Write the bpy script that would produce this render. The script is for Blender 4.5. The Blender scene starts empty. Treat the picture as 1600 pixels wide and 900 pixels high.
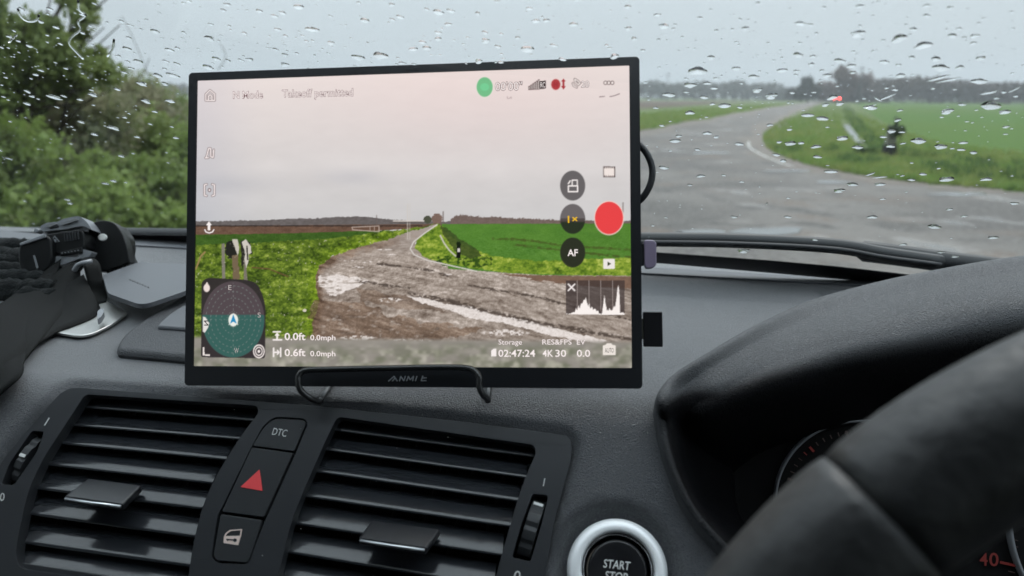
import bpy, bmesh, math, random
import numpy as np
from mathutils import Vector, Matrix
from mathutils.geometry import tessellate_polygon

random.seed(7); rng = np.random.default_rng(7)
SC = bpy.context.scene
COL = SC.collection
# ------------------------------------------------------------------ camera
FPX = 1155.0; PIT = math.radians(14.6); ROLL = math.radians(0.45)
CP = np.array([0, 0, 1.25])
FW = np.array([0, math.cos(PIT), -math.sin(PIT)])
_u = np.cross(np.array([1.0, 0, 0]), FW)
RT = np.array([1.0, 0, 0]) * math.cos(ROLL) + _u * math.sin(ROLL)
UP = np.cross(RT, FW)
cam_d = bpy.data.cameras.new('camera'); cam = bpy.data.objects.new('camera', cam_d); COL.objects.link(cam)
cam_d.sensor_width = 36.0; cam_d.lens = 36.0 * FPX / 1600.0
cam_d.clip_start = 0.02; cam_d.clip_end = 5000
cam.matrix_world = Matrix(((RT[0], UP[0], -FW[0], CP[0]), (RT[1], UP[1], -FW[1], CP[1]), (RT[2], UP[2], -FW[2], CP[2]), (0, 0, 0, 1)))
cam_d.dof.use_dof = True; cam_d.dof.focus_distance = 0.47; cam_d.dof.aperture_fstop = 8.6
SC.camera = cam
# ------------------------------------------------------------------ light
SC.view_settings.view_transform = 'Standard'; SC.view_settings.look = 'None'
SC.view_settings.exposure = 0.0; SC.view_settings.gamma = 1.0
SC.view_settings.use_curve_mapping = False
SUN_EL = math.radians(48); SUN_AZ = math.radians(25)
W = bpy.data.worlds.new('World'); SC.world = W; W.use_nodes = True
wn = W.node_tree.nodes; wl = W.node_tree.links; wn.clear()
wo = wn.new('ShaderNodeOutputWorld'); bg = wn.new('ShaderNodeBackground')
sky = wn.new('ShaderNodeTexSky'); sky.sky_type = 'NISHITA'; sky.sun_disc = False
sky.sun_elevation = SUN_EL; sky.sun_rotation = SUN_AZ; sky.air_density = 1.0; sky.dust_density = 4.0; sky.ozone_density = 1.0
tc = wn.new('ShaderNodeTexCoord'); sx = wn.new('ShaderNodeSeparateXYZ')
wl.new(tc.outputs['Generated'], sx.inputs[0])
mx = wn.new('ShaderNodeMath'); mx.operation = 'MAXIMUM'; mx.inputs[1].default_value = 0.0; wl.new(sx.outputs['Z'], mx.inputs[0])
ma = wn.new('ShaderNodeMath'); ma.operation = 'MULTIPLY_ADD'; ma.inputs[1].default_value = 3.0; ma.inputs[2].default_value = 1.0; pw_ = wn.new('ShaderNodeMath'); pw_.operation = 'POWER'; pw_.inputs[1].default_value = 1.4; wl.new(mx.outputs[0], pw_.inputs[0]); wl.new(pw_.outputs[0], ma.inputs[0])
cn = wn.new('ShaderNodeTexNoise'); cn.inputs['Scale'].default_value = 2.2; cn.inputs['Detail'].default_value = 4
mp = wn.new('ShaderNodeMapping'); mp.inputs['Scale'].default_value = (1, 1, 4); wl.new(tc.outputs['Generated'], mp.inputs[0]); wl.new(mp.outputs[0], cn.inputs[0])
cr = wn.new('ShaderNodeMapRange'); cr.inputs[3].default_value = 0.93; cr.inputs[4].default_value = 1.07; wl.new(cn.outputs['Fac'], cr.inputs[0])
mm = wn.new('ShaderNodeMath'); mm.operation = 'MULTIPLY'; wl.new(ma.outputs[0], mm.inputs[0]); wl.new(cr.outputs[0], mm.inputs[1])
vm = wn.new('ShaderNodeVectorMath'); vm.operation = 'SCALE'; vm.inputs[0].default_value = (5.7, 6.5, 6.95); wl.new(mm.outputs[0], vm.inputs['Scale'])
mix = wn.new('ShaderNodeMix'); mix.data_type = 'RGBA'; mix.inputs['Factor'].default_value = 0.94
wl.new(sky.outputs[0], mix.inputs[6]); wl.new(vm.outputs[0], mix.inputs[7])
wl.new(mix.outputs[2], bg.inputs[0]); bg.inputs[1].default_value = 0.10
wl.new(bg.outputs[0], wo.inputs[0])
sl = bpy.data.lights.new('sun', 'SUN'); sl.energy = 1.3; sl.angle = math.radians(40); sl.color = (1.0, 0.97, 0.93)
so = bpy.data.objects.new('sun', sl); COL.objects.link(so)
sd = Vector((math.sin(SUN_AZ) * math.cos(SUN_EL), math.cos(SUN_AZ) * math.cos(SUN_EL), math.sin(SUN_EL)))
so.rotation_euler = (-sd).to_track_quat('-Z', 'Y').to_euler()
SC.cycles.max_bounces = 10; SC.cycles.transparent_max_bounces = 16; SC.cycles.transmission_bounces = 8
SC.cycles.glossy_bounces = 4; SC.cycles.diffuse_bounces = 4; SC.cycles.volume_bounces = 0
SC.cycles.caustics_reflective = False; SC.cycles.caustics_refractive = False
SC.cycles.sample_clamp_indirect = 4.0

# ------------------------------------------------------------------ geometry helpers
def nrm(v): v = np.asarray(v, float); return v / np.linalg.norm(v)
def ray(x, y): return FW + RT * ((x - 800) / FPX) + UP * ((450 - y) / FPX)
def proj(P):
    d = np.asarray(P) - CP; z = d @ FW
    return np.stack([800 + FPX * (d @ RT) / z, 450 - FPX * (d @ UP) / z], -1)
class Pl:
    """a plane the features of one real surface are drawn on"""
    def __init__(s, o, n): s.o = np.asarray(o, float); s.n = nrm(n)
    def P(s, x, y, h=0.0):
        d = ray(x, y); return CP + d * (((s.o + s.n * h - CP) @ s.n) / (d @ s.n))
def dep(x, y, d): return CP + ray(x, y) * d       # a point at a given depth
TZ = 1.25 - 0.158
TOP = Pl((0, 0, TZ), (0, 0, 1)); LEDGE = Pl((0, 0, TZ + .005), (0, 0, 1)); GND = Pl((0, 0, 0), (0, 0, 1))
cA = TOP.P(480, 612); cB = TOP.P(1030, 632)
CD = nrm(cB - cA); CFd = np.array([-CD[1], CD[0], 0])        # along the crease / forward
AL = math.radians(50)
FD = -CFd * math.cos(AL) + np.array([0, 0, -math.sin(AL)])   # down the face
FN = np.cross(CD, FD) * -1.0
if FN[2] < 0: FN = -FN
FACE = Pl(cA, FN)
# monitor frame
ya, ti, ro = -0.10293656, 0.28934119, 0.03992657; MW, MH = 0.24654726, 0.17238644
mo = TOP.P(645, 606, .008) + np.array([-0.0034, 0, 0.00037])
_X = np.array([math.cos(ya), math.sin(ya), 0]); _Y = np.array([-math.sin(ya), math.cos(ya), 0])
_U = np.array([0, 0, 1.0]) * math.cos(ti) + _Y * math.sin(ti)
MX = _X * math.cos(ro) + _U * math.sin(ro); MU = -_X * math.sin(ro) + _U * math.cos(ro); MN = np.cross(MX, MU)
MON = Pl(mo, MN)
# windscreen plane
gA = LEDGE.P(290, 378); gB = LEDGE.P(1375, 441); GD = nrm(gB - gA); GF = np.array([-GD[1], GD[0], 0])
RK = math.radians(30); GU = np.array([0, 0, math.sin(RK)]) - GF * math.cos(RK); GN = np.cross(GD, GU)
if GN[2] < 0: GN = -GN
GLS = Pl(gA, GN)

# ------------------------------------------------------------------ object helpers
def mesh(name, V, F, mat, parent=None, smooth=False):
    me = bpy.data.meshes.new(name); me.from_pydata([tuple(map(float, v)) for v in V], [], F); me.validate()
    if smooth:
        me.polygons.foreach_set('use_smooth', [True] * len(me.polygons))
    if mat: me.materials.append(mat)
    o = bpy.data.objects.new(name, me); COL.objects.link(o); par(o, parent); return o
def par(o, parent):
    if parent is not None:
        o.parent = parent
        if parent.type == 'EMPTY': o.matrix_parent_inverse = Matrix.Translation(-Vector(parent.location))
def fastmesh(name, V, F, mat, parent=None, smooth=False):
    V = np.asarray(V, np.float32); F = np.asarray(F, np.int32); me = bpy.data.meshes.new(name)
    n, k = F.shape
    me.vertices.add(len(V)); me.vertices.foreach_set('co', V.ravel())
    me.loops.add(n * k); me.loops.foreach_set('vertex_index', F.ravel())
    me.polygons.add(n); me.polygons.foreach_set('loop_start', np.arange(n, dtype=np.int32) * k)
    me.update(calc_edges=True)
    if smooth: me.polygons.foreach_set('use_smooth', np.ones(n, bool))
    me.materials.append(mat); o = bpy.data.objects.new(name, me); COL.objects.link(o); par(o, parent); return o
def empty(name, loc, label, cat, group=None):
    o = bpy.data.objects.new(name, None); COL.objects.link(o); o.location = tuple(map(float, loc)); o.empty_display_size = .05
    return tag(o, label, cat, group)
def tag(o, label=None, cat=None, group=None, kind=None):
    if label: o['label'] = label
    if cat: o['category'] = cat
    if group: o['group'] = group
    if kind: o['kind'] = kind
    return o
def bev(o, w, seg=3, ang=30):
    m = o.modifiers.new('bevel', 'BEVEL'); m.width = w; m.segments = seg; m.limit_method = 'ANGLE'; m.angle_limit = math.radians(ang)
    m.harden_normals = False
    o.data.polygons.foreach_set('use_smooth', [True] * len(o.data.polygons))
    w2 = o.modifiers.new('wn', 'WEIGHTED_NORMAL'); w2.keep_sharp = True
    return o
def spl(pts, n=8, closed=False):
    """Catmull-Rom through pts"""
    P = [np.asarray(p, float) for p in pts]; out = []
    N = len(P); rngk = range(N) if closed else range(N - 1)
    for i in rngk:
        p1, p2 = P[i], P[(i + 1) % N]
        p0 = P[i - 1] if (closed or i > 0) else 2 * p1 - p2
        p3 = P[(i + 2) % N] if (closed or i + 2 < N) else 2 * p2 - p1
        for k in range(n):
            t = k / n
            out.append(.5 * ((2 * p1) + (-p0 + p2) * t + (2 * p0 - 5 * p1 + 4 * p2 - p3) * t * t + (-p0 + 3 * p1 - 3 * p2 + p3) * t ** 3))
    if not closed: out.append(P[-1])
    return out
def rnd(poly, r, seg=5):
    """round the corners of a px polygon; r in px (number or list)"""
    out = []; N = len(poly)
    for i in range(N):
        p = np.array(poly[i], float); a = np.array(poly[i - 1], float); b = np.array(poly[(i + 1) % N], float)
        rr = r[i] if isinstance(r, (list, tuple)) else r
        if rr <= 0: out.append(p); continue
        da = a - p; db = b - p; la = np.linalg.norm(da); lb = np.linalg.norm(db)
        k = min(rr, la * .49, lb * .49); p0 = p + da / la * k; p1 = p + db / lb * k
        for s in range(seg + 1):
            t = s / seg; out.append((1 - t) ** 2 * p0 + 2 * t * (1 - t) * p + t * t * p1)
    return out
def slab3(name, loops, n, thick, mat, parent=None, bevel=0.0, seg=3):
    """loops: [outer, hole, ...] of 3D points on a plane with normal n (towards the viewer); solid of given thickness below it"""
    n = nrm(n); V = []; L = []
    for lp in loops:
        L.append(list(range(len(V), len(V) + len(lp)))); V += [np.asarray(p) for p in lp]
    nv = len(V)
    tris = tessellate_polygon([[Vector(V[i]) for i in l] for l in L])
    F = []
    for t in tris:
        a, b, c = [V[i] for i in t]
        if np.dot(np.cross(b - a, c - a), n) < 0: t = (t[0], t[2], t[1])
        F.append(tuple(t)); F.append(tuple(i + nv for i in (t[0], t[2], t[1])))
    V += [v - n * thick for v in V]
    for l in L:
        for i in range(len(l)):
            a, b = l[i], l[(i + 1) % len(l)]; F.append((a, a + nv, b + nv, b))
    me = bpy.data.meshes.new(name); bm = bmesh.new(); vs = [bm.verts.new(tuple(map(float, v))) for v in V]
    for f in F:
        try: bm.faces.new([vs[i] for i in f])
        except ValueError: pass
    bmesh.ops.recalc_face_normals(bm, faces=bm.faces)
    bmesh.ops.dissolve_limit(bm, angle_limit=.002, verts=bm.verts, edges=[e for e in bm.edges if len(e.link_faces) == 2 and e.calc_face_angle(0) < .002]) if len(loops) == 1 else None
    bm.to_mesh(me); bm.free(); me.materials.append(mat)
    o = bpy.data.objects.new(name, me); COL.objects.link(o); par(o, parent)
    if bevel: bev(o, bevel, seg)
    return o
def slab(name, px, pl, h, thick, mat, parent=None, bevel=0.0, holes=(), seg=3):
    loops = [[pl.P(x, y, h) for x, y in px]] + [[pl.P(x, y, h) for x, y in q] for q in holes]
    return slab3(name, loops, pl.n, thick, mat, parent, bevel, seg)
def circ(cx, cy, rx, ry=None, n=40, a0=0):
    ry = ry or rx
    return [(cx + rx * math.cos(2 * math.pi * i / n + a0), cy + ry * math.sin(2 * math.pi * i / n + a0)) for i in range(n)]
def tube(name, pts, r, mat, parent=None, seg=12, cap=True, sx=1.0):
    P = [np.asarray(p, float) for p in pts]; V = []; F = []
    ref = None
    for i, p in enumerate(P):
        t = nrm(P[min(i + 1, len(P) - 1)] - P[max(i - 1, 0)])
        if ref is None: ref = nrm(np.cross(t, [0.13, 0.2, 1]))
        a = nrm(ref - t * (ref @ t)); ref = a; b = np.cross(t, a); rr = r[i] if hasattr(r, '__len__') else r
        for k in range(seg):
            th = 2 * math.pi * k / seg; V.append(p + a * rr * math.cos(th) * sx + b * rr * math.sin(th))
    for i in range(len(P) - 1):
        for k in range(seg):
            k2 = (k + 1) % seg; F.append((i * seg + k, i * seg + k2, (i + 1) * seg + k2, (i + 1) * seg + k))
    if cap:
        F.append(tuple(range(seg))[::-1]); F.append(tuple((len(P) - 1) * seg + k for k in range(seg)))
    return mesh(name, V, F, mat, parent, True)
def lathe(name, pl, c, prof, mat, parent=None, n=64, kx=1.0):
    """ring of revolution on plane pl about px centre c; prof = [(radius m, height m)]"""
    o = pl.P(*c); ex = nrm(CD - pl.n * (CD @ pl.n)); ey = np.cross(pl.n, ex); V = []; F = []
    for r, h in prof:
        for k in range(n):
            th = 2 * math.pi * k / n; V.append(o + pl.n * h + ex * r * math.cos(th) + ey * r * math.sin(th))
    for i in range(len(prof) - 1):
        for k in range(n):
            k2 = (k + 1) % n; F.append((i * n + k, i * n + k2, (i + 1) * n + k2, (i + 1) * n + k))
    F.append(tuple((len(prof) - 1) * n + k for k in range(n)))
    return mesh(name, V, F, mat, parent, True)
_tc = {}
def tmesh(body, off=0.0, bold=0.0):
    k = (body, off)
    if k in _tc: return _tc[k]
    cu = bpy.data.curves.new('t', 'FONT'); cu.body = body; cu.size = 1.0; cu.offset = off; cu.resolution_u = 3
    ob = bpy.data.objects.new('t', cu); COL.objects.link(ob)
    me = bpy.data.meshes.new_from_object(ob)
    V = np.array([v.co[:] for v in me.vertices]).reshape(-1, 3); F = [tuple(p.vertices) for p in me.polygons]
    bpy.data.objects.remove(ob); bpy.data.curves.remove(cu); bpy.data.meshes.remove(me)
    _tc[k] = (V, F); return V, F
def text(body, bl, br, tl, pl, h, mat, parent, name='lettering', off=0.0, outline=None, oo=.03):
    """fit text between px bottom-left, bottom-right and top-left corners on plane pl"""
    V0, _ = tmesh(body, 0.0)
    x0, x1 = V0[:, 0].min(), V0[:, 0].max(); Vr, _ = tmesh('H', 0.0); y1 = Vr[:, 1].max()
    A, B, C = pl.P(*bl, h), pl.P(*br, h), pl.P(*tl, h)
    def put(V, F, m, dh, nm):
        W3 = [A + (B - A) * ((v[0] - x0) / (x1 - x0)) + (C - A) * (v[1] / y1) + pl.n * dh for v in V]
        return mesh(nm, W3, F, m, parent)
    if outline is not None:
        V, F = tmesh(body, oo); put(V, F, outline, -.00006, name + '_outline')
    V, F = tmesh(body, off)
    return put(V, F, mat, 0, name)

# ------------------------------------------------------------------ materials
def srgb(r, g, b):
    f = lambda c: (c / 255 / 12.92) if c / 255 <= .04045 else ((c / 255 + .055) / 1.055) ** 2.4
    return (f(r), f(g), f(b), 1)
def M(name, col, rough=.5, spec=.5, metal=0, bump=None, var=None, coat=0, emit=None, es=1.0, sheen=0):
    m = bpy.data.materials.new(name); m.use_nodes = True; nt = m.node_tree; b = nt.nodes['Principled BSDF']
    c = tuple(col) + (1,) if len(col) == 3 else col
    b.inputs['Base Color'].default_value = c; b.inputs['Roughness'].default_value = rough
    b.inputs['Specular IOR Level'].default_value = spec; b.inputs['Metallic'].default_value = metal
    b.inputs['Coat Weight'].default_value = coat; b.inputs['Sheen Weight'].default_value = sheen
    co = nt.nodes.new('ShaderNodeTexCoord')
    if var:      # [(scale, detail, colour2, lo, hi, stretch)]
        prev = None
        for (scale, det, c2, lo, hi, st) in var:
            mpn = nt.nodes.new('ShaderNodeMapping'); mpn.inputs['Scale'].default_value = st
            nt.links.new(co.outputs['Object'], mpn.inputs[0])
            n = nt.nodes.new('ShaderNodeTexNoise'); n.inputs['Scale'].default_value = scale; n.inputs['Detail'].default_value = det
            n.inputs['Roughness'].default_value = .6
            nt.links.new(mpn.outputs[0], n.inputs['Vector'])
            r = nt.nodes.new('ShaderNodeMapRange'); r.inputs[1].default_value = lo; r.inputs[2].default_value = hi; nt.links.new(n.outputs['Fac'], r.inputs[0])
            x = nt.nodes.new('ShaderNodeMix'); x.data_type = 'RGBA'; nt.links.new(r.outputs[0], x.inputs['Factor'])
            if prev is None: x.inputs[6].default_value = c
            else: nt.links.new(prev, x.inputs[6])
            x.inputs[7].default_value = tuple(c2) + (1,) if len(c2) == 3 else c2
            prev = x.outputs[2]
        nt.links.new(prev, b.inputs['Base Color'])
    if bump:     # (kind, scale, strength, distance, stretch)
        kind, scale, st, dist, stretch = bump
        mpn = nt.nodes.new('ShaderNodeMapping'); mpn.inputs['Scale'].default_value = stretch
        nt.links.new(co.outputs['Object'], mpn.inputs[0])
        if kind == 'leather':
            n = nt.nodes.new('ShaderNodeTexVoronoi'); n.feature = 'DISTANCE_TO_EDGE'; n.inputs['Scale'].default_value = scale
            w = nt.nodes.new('ShaderNodeTexNoise'); w.inputs['Scale'].default_value = scale * .6; nt.links.new(mpn.outputs[0], w.inputs['Vector'])
            ad = nt.nodes.new('ShaderNodeMix'); ad.data_type = 'VECTOR'; ad.inputs['Factor'].default_value = .01
            nt.links.new(mpn.outputs[0], ad.inputs[4]); nt.links.new(w.outputs['Color'], ad.inputs[5]); nt.links.new(ad.outputs[1], n.inputs['Vector'])
            rm = nt.nodes.new('ShaderNodeMapRange'); rm.inputs[2].default_value = .35; nt.links.new(n.outputs['Distance'], rm.inputs[0]); hs = rm.outputs[0]
        else:
            n = nt.nodes.new('ShaderNodeTexNoise'); n.inputs['Scale'].default_value = scale; n.inputs['Detail'].default_value = 4
            nt.links.new(mpn.outputs[0], n.inputs['Vector']); hs = n.outputs['Fac']
        bp = nt.nodes.new('ShaderNodeBump'); bp.inputs['Strength'].default_value = st; bp.inputs['Distance'].default_value = dist
        nt.links.new(hs, bp.inputs['Height']); nt.links.new(bp.outputs[0], b.inputs['Normal'])
    if emit:
        b.inputs['Emission Color'].default_value = tuple(emit) + (1,) if len(emit) == 3 else emit; b.inputs['Emission Strength'].default_value = es
    return m
O1 = (1, 1, 1)
LEA = M('dash_leather', (.062, .066, .075), .43, .5, sheen=.32, bump=('leather', 560, .7, .0006, (1, 1.3, 1.3)), var=[(9, 3, (.052, .056, .064), .4, .65, O1)])
LEA2 = M('hood_leather', (.05, .053, .059), .48, .4, bump=('leather', 560, .8, .0006, O1))
LEDM = M('ledge_plastic', (.075, .08, .09), .6, .3, sheen=.15, bump=('noise', 900, .25, .0002, O1))
PAN = M('panel_plastic', (.025, .027, .031), .4, .45, bump=('noise', 1500, .08, .0001, O1))
BTN = M('button_rubber', (.022, .024, .027), .5, .4, bump=('noise', 1800, .1, .0001, O1))
SLT = M('slat_plastic', (.02, .022, .026), .16, .6, bump=('noise', 300, .04, .0002, O1))
BLK = M('matte_black', (.004, .004, .0045), .8, .2)
VBL = M('cavity_black', (.002, .002, .002), .9, .1)
TABM = M('tab_plastic', (.014, .015, .018), .35, .5)
CHR = M('satin_chrome', (.62, .65, .68), .28, .5, 1)
SILV = M('silver_ring', (.85, .87, .89), .42, .6, .2)
CHRD = M('polished_chrome', (.5, .5, .52), .12, .5, 1)
WHT = M('legend_white', (.62, .63, .62), .6)
REDL = M('hazard_red', (.62, .055, .06), .5, emit=(.6, .04, .05), es=.12)
SKN = M('legend_skin', (.75, .6, .54), .6)
BEZ = M('bezel_plastic', (.012, .013, .016), .38, .45, bump=('noise', 2200, .06, .0001, O1))
WIRE = M('black_wire', (.012, .012, .013), .3, .6)
CAB = M('cable_rubber', (.012, .013, .016), .45, .5)
PURP = M('purple_plug', (.22, .18, .26), .3, .6)
GREYM = M('grey_metal', (.2, .21, .225), .36, .6, .15)
MATM = M('mount_mat', (.085, .09, .1), .5, .5, bump=('noise', 700, .1, .0002, O1))
PLATE = M('steel_plate', (.62, .62, .6), .32, .5, .9)
LMP = M('lamp_plastic', (.004, .0045, .005), .42, .3)
STRP = M('strap_webbing', (.006, .0065, .0065), .85, .15, bump=('noise', 1500, .6, .0004, (1, 1, 1)))
KNIT = M('knit_cloth', (.006, .0075, .008), .95, .1, bump=('noise', 420, .8, .002, O1), sheen=.05)
WHL = M('wheel_leather', (.028, .029, .031), .5, .45, bump=('noise', 38, .6, .006, (1, 1, 1)))
RUB = M('wiper_rubber', (.012, .014, .016), .5, .5)
FRT = M('frit_black', (.004, .004, .005), .5, .3)
GRED = M('gauge_red', (.1, .012, .01), .6, emit=(.5, .06, .05), es=.07)
GWH = M('gauge_pale', (.03, .022, .02), .6, emit=(.5, .3, .25), es=.02)
PAINT = M('roof_lining', (.12, .12, .12), .9)

# emissive screen paints
def E(name, rgb):
    m = bpy.data.materials.new(name); m.use_nodes = True; nt = m.node_tree; nt.nodes.clear()
    o = nt.nodes.new('ShaderNodeOutputMaterial'); e = nt.nodes.new('ShaderNodeEmission'); e.inputs[0].default_value = srgb(*rgb)
    nt.links.new(e.outputs[0], o.inputs[0]); return m
SW = E('display_white', (250, 240, 238)); SD = E('display_dark', (96, 72, 72)); SY = E('display_yellow', (240, 190, 40)); SG = E('display_grey', (190, 180, 178))
SGR = E('display_green', (110, 215, 140)); SBK = E('display_black', (45, 38, 38))
# ------------------------------------------------------------------ numpy helpers
def inpoly(X, Y, poly):
    P = np.asarray(poly, float); r = np.zeros(X.shape, bool); j = len(P) - 1
    for i in range(len(P)):
        xi, yi = P[i]; xj, yj = P[j]
        if yi != yj:
            c = ((yi > Y) != (yj > Y)) & (X < (xj - xi) * (Y - yi) / (yj - yi) + xi); r ^= c
        j = i
    return r
def dpoly(X, Y, poly, closed=True):
    P = np.asarray(poly, float); D = np.full(X.shape, 1e9); N = len(P)
    for i in range(N if closed else N - 1):
        a = P[i]; b = P[(i + 1) % N]; d = b - a; L = d @ d + 1e-9
        t = np.clip(((X - a[0]) * d[0] + (Y - a[1]) * d[1]) / L, 0, 1)
        D = np.minimum(D, np.hypot(X - a[0] - t * d[0], Y - a[1] - t * d[1]))
    return D
def sstep(a, b, x):
    t = np.clip((x - a) / (b - a), 0, 1); return t * t * (3 - 2 * t)
def vnoise(X, Y, seed):
    r = np.random.default_rng(seed); T = r.random((257, 257))
    xi = np.floor(X).astype(int); yi = np.floor(Y).astype(int); fx = X - xi; fy = Y - yi
    fx = fx * fx * (3 - 2 * fx); fy = fy * fy * (3 - 2 * fy)
    a = T[yi % 256, xi % 256]; b = T[yi % 256, (xi + 1) % 256]; c = T[(yi + 1) % 256, xi % 256]; d = T[(yi + 1) % 256, (xi + 1) % 256]
    return (a * (1 - fx) + b * fx) * (1 - fy) + (c * (1 - fx) + d * fx) * fy
def fbm(X, Y, seed, o=4):
    s = 0; a = 1; t = 0
    for k in range(o): s = s + a * vnoise(X * 2 ** k + 17 * k, Y * 2 ** k + 31 * k, seed + k); t += a; a *= .55
    return s / t

# ================================================================== THE CAR
PANEL = rnd([(103, 604), (490, 634), (700, 656), (892, 681), (894, 712), (866, 815), (840, 965), (-60, 965), (-40, 830), (0, 722), (36, 680), (71, 640)], [22, 60, 60, 20, 20, 0, 0, 0, 0, 40, 30, 20])
dash = empty('dashboard', cA, 'dark grey leather-grained car dashboard with two air vents under the monitor', 'dashboard')
def linehit(s, A, B):
    c = cA + CD * s; A = A[:2]; B = B[:2]; d = B - A; m = np.array([[CFd[0], -d[0]], [CFd[1], -d[1]]])
    return np.linalg.solve(m, A - c[:2])[0]
L0 = (LEDGE.P(290, 378), LEDGE.P(1375, 441)); L1 = (LEDGE.P(240, 388), LEDGE.P(1338, 449)); L2 = (TOP.P(240, 411), TOP.P(1263, 476))
BC = FACE.P(965.5, 890); BR = np.linalg.norm(FACE.P(1045.5, 890) - BC)
HOODPX = [(1032, 624), (1058, 594), (1102, 564), (1172, 523), (1252, 484), (1332, 459), (1432, 436), (1604, 410), (3000, 380), (3000, 1400), (1420, 1008), (1162, 891), (1106, 840), (1069, 788), (1043, 720), (1030, 655)]
def build_dash():
    S = np.arange(-.62, .62, .0026); V = []; rows = []
    for s in S:
        c = cA + CD * s; d0 = linehit(s, *L0); d1 = linehit(s, *L1); d2 = linehit(s, *L2)
        pr = [(d0 + .03, .004), (d0, .005), (d1 + .004, .005), (d1 + .001, .0048), (d1 - .002, .0043), (d2 + .004, .0006), (d2, .0001), (d2 - .004, 0)]
        n = 26; r = .016; e = d2 - .006
        for k in range(n): pr.append((e + (r - e) * k / (n - 1), 0))
        P = [c + CFd * a + np.array([0, 0, b]) for a, b in pr]
        p0 = c + CFd * r; p2 = c + FD * r
        for k in range(1, 11):
            t = k / 10; P.append((1 - t) ** 2 * p0 + 2 * t * (1 - t) * c + t * t * p2)
        for k in range(1, 66): P.append(c + FD * (r + .0026 * k))
        P += [c + FD * (r + .0026 * 65 + .03 * k) for k in range(1, 5)]
        rows.append(P)
    A = np.array(rows); ns, nt, _ = A.shape; V = A.reshape(-1, 3)
    px = proj(V); X, Y = px[:, 0], px[:, 1]
    ins = inpoly(X, Y, PANEL); D = dpoly(X, Y, PANEL)
    sink = np.where(ins, 1, 1 - sstep(2, 15, D)); V = V - FN * (.0035 * sink)[:, None]
    rb = np.linalg.norm(V - BC, axis=1); V = V - FN * (.009 * (1 - sstep(BR + .0006, BR + .0095, rb)))[:, None]
    # gentle fold running from the button to the hood
    idx = np.arange(ns * nt).reshape(ns, nt)
    F = np.stack([idx[:-1, :-1], idx[:-1, 1:], idx[1:, 1:], idx[1:, :-1]], -1).reshape(-1, 4)
    kill = ins | (inpoly(X, Y, HOODPX) & (dpoly(X, Y, HOODPX) > 3))
    F = F[~kill[F].all(1)]
    hb = (rb < BR - .006); F = F[~hb[F].all(1)]
    return V, F
V, F = build_dash()
base = fastmesh('dash_skin', V, F, LEA, dash, True); md = base.modifiers.new('solid', 'SOLIDIFY'); md.thickness = .0025; md.offset = -1 
# ledge by the glass is smoother plastic: separate strip laid just over the skin
def strip(name, L, z, mat, w0, w1, n=40):
    V = []; F = []
    for i in range(n + 1):
        s = -.62 + 1.24 * i / n; c = cA + CD * s
        V += [c + CFd * (linehit(s, *L0) - w0) + np.array([0, 0, z]), c + CFd * (linehit(s, *L1) + w1) + np.array([0, 0, z])]
    for i in range(n): F.append((2 * i, 2 * i + 1, 2 * i + 3, 2 * i + 2))
    o = mesh(name, V, F, mat, dash); m = o.modifiers.new('s', 'SOLIDIFY'); m.thickness = .0015; m.offset = 1; return o
strip('defroster_ledge', L1, .0052, LEDM, .001, .003)

# raised lid ahead of the vents (left of and behind the monitor)
POD = rnd([(179, 545), (190, 522), (222, 499), (254, 478), (300, 452), (420, 432), (700, 440), (860, 480), (930, 545), (900, 588), (560, 572), (288, 555)], [8, 20, 20, 20, 30, 60, 60, 60, 30, 30, 60, 30])
slab('centre_lid', POD, TOP, .006, .008, LEA2, dash, .004)
INS = rnd([(244, 509), (262, 491), (292, 473), (420, 452), (700, 460), (860, 540), (560, 534), (288, 512)], [5, 12, 20, 40, 40, 40, 40, 20])
slab('lid_inlay', INS, TOP, .0085, .004, LEDM, dash, .0018)

# vent panel
OP1 = rnd([(133, 616), (402, 634), (404, 645), (380, 676), (352, 719), (331, 756), (315, 796), (304, 840), (296, 886), (292, 926), (30, 888), (24, 868), (28, 838), (44, 765), (68, 715), (90, 682)], [8, 10, 6, 20, 20, 20, 20, 20, 20, 4, 14, 10, 20, 30, 20, 20])
OP2 = rnd([(527, 651), (834, 695), (838, 707), (820, 748), (808, 784), (796, 825), (783, 870), (760, 960), (418, 960), (437, 890), (455, 815), (475, 765), (508, 690)], [9, 10, 10, 20, 20, 20, 20, 0, 0, 20, 20, 20, 20])
SLOT1 = rnd([(50, 673), (69, 674), (58, 705), (22, 758), (2, 757), (14, 725)], 5)
SLOT2 = rnd([(832, 771), (857, 774), (848, 812), (829, 878), (800, 871), (812, 828)], 5)
CB = rnd([(430, 651), (476, 654), (481, 662), (462, 708), (412, 818), (388, 882), (340, 880), (330, 871), (340, 805), (346, 794), (392, 700), (412, 664)], [8, 6, 6, 10, 10, 10, 10, 8, 10, 8, 10, 10])
slab('vent_panel', PANEL, FACE, -.0004, .007, PAN, dash, .0011, holes=[OP1, OP2, SLOT1, SLOT2, CB], seg=2)
def cavity(name, op, h0, depth, parent):
    # box behind an opening: side walls and a floor
    o1 = [FACE.P(x, y, h0) for x, y in op]; o2 = [p - FN * depth for p in o1]; n = len(o1); c = sum(o2) / n
    F = [(i, (i + 1) % n, (i + 1) % n + n, i + n) for i in range(n)] + [(i + n, (i + 1) % n + n, 2 * n) for i in range(n)]
    return mesh(name, o1 + o2 + [c], F, VBL, parent)
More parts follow.
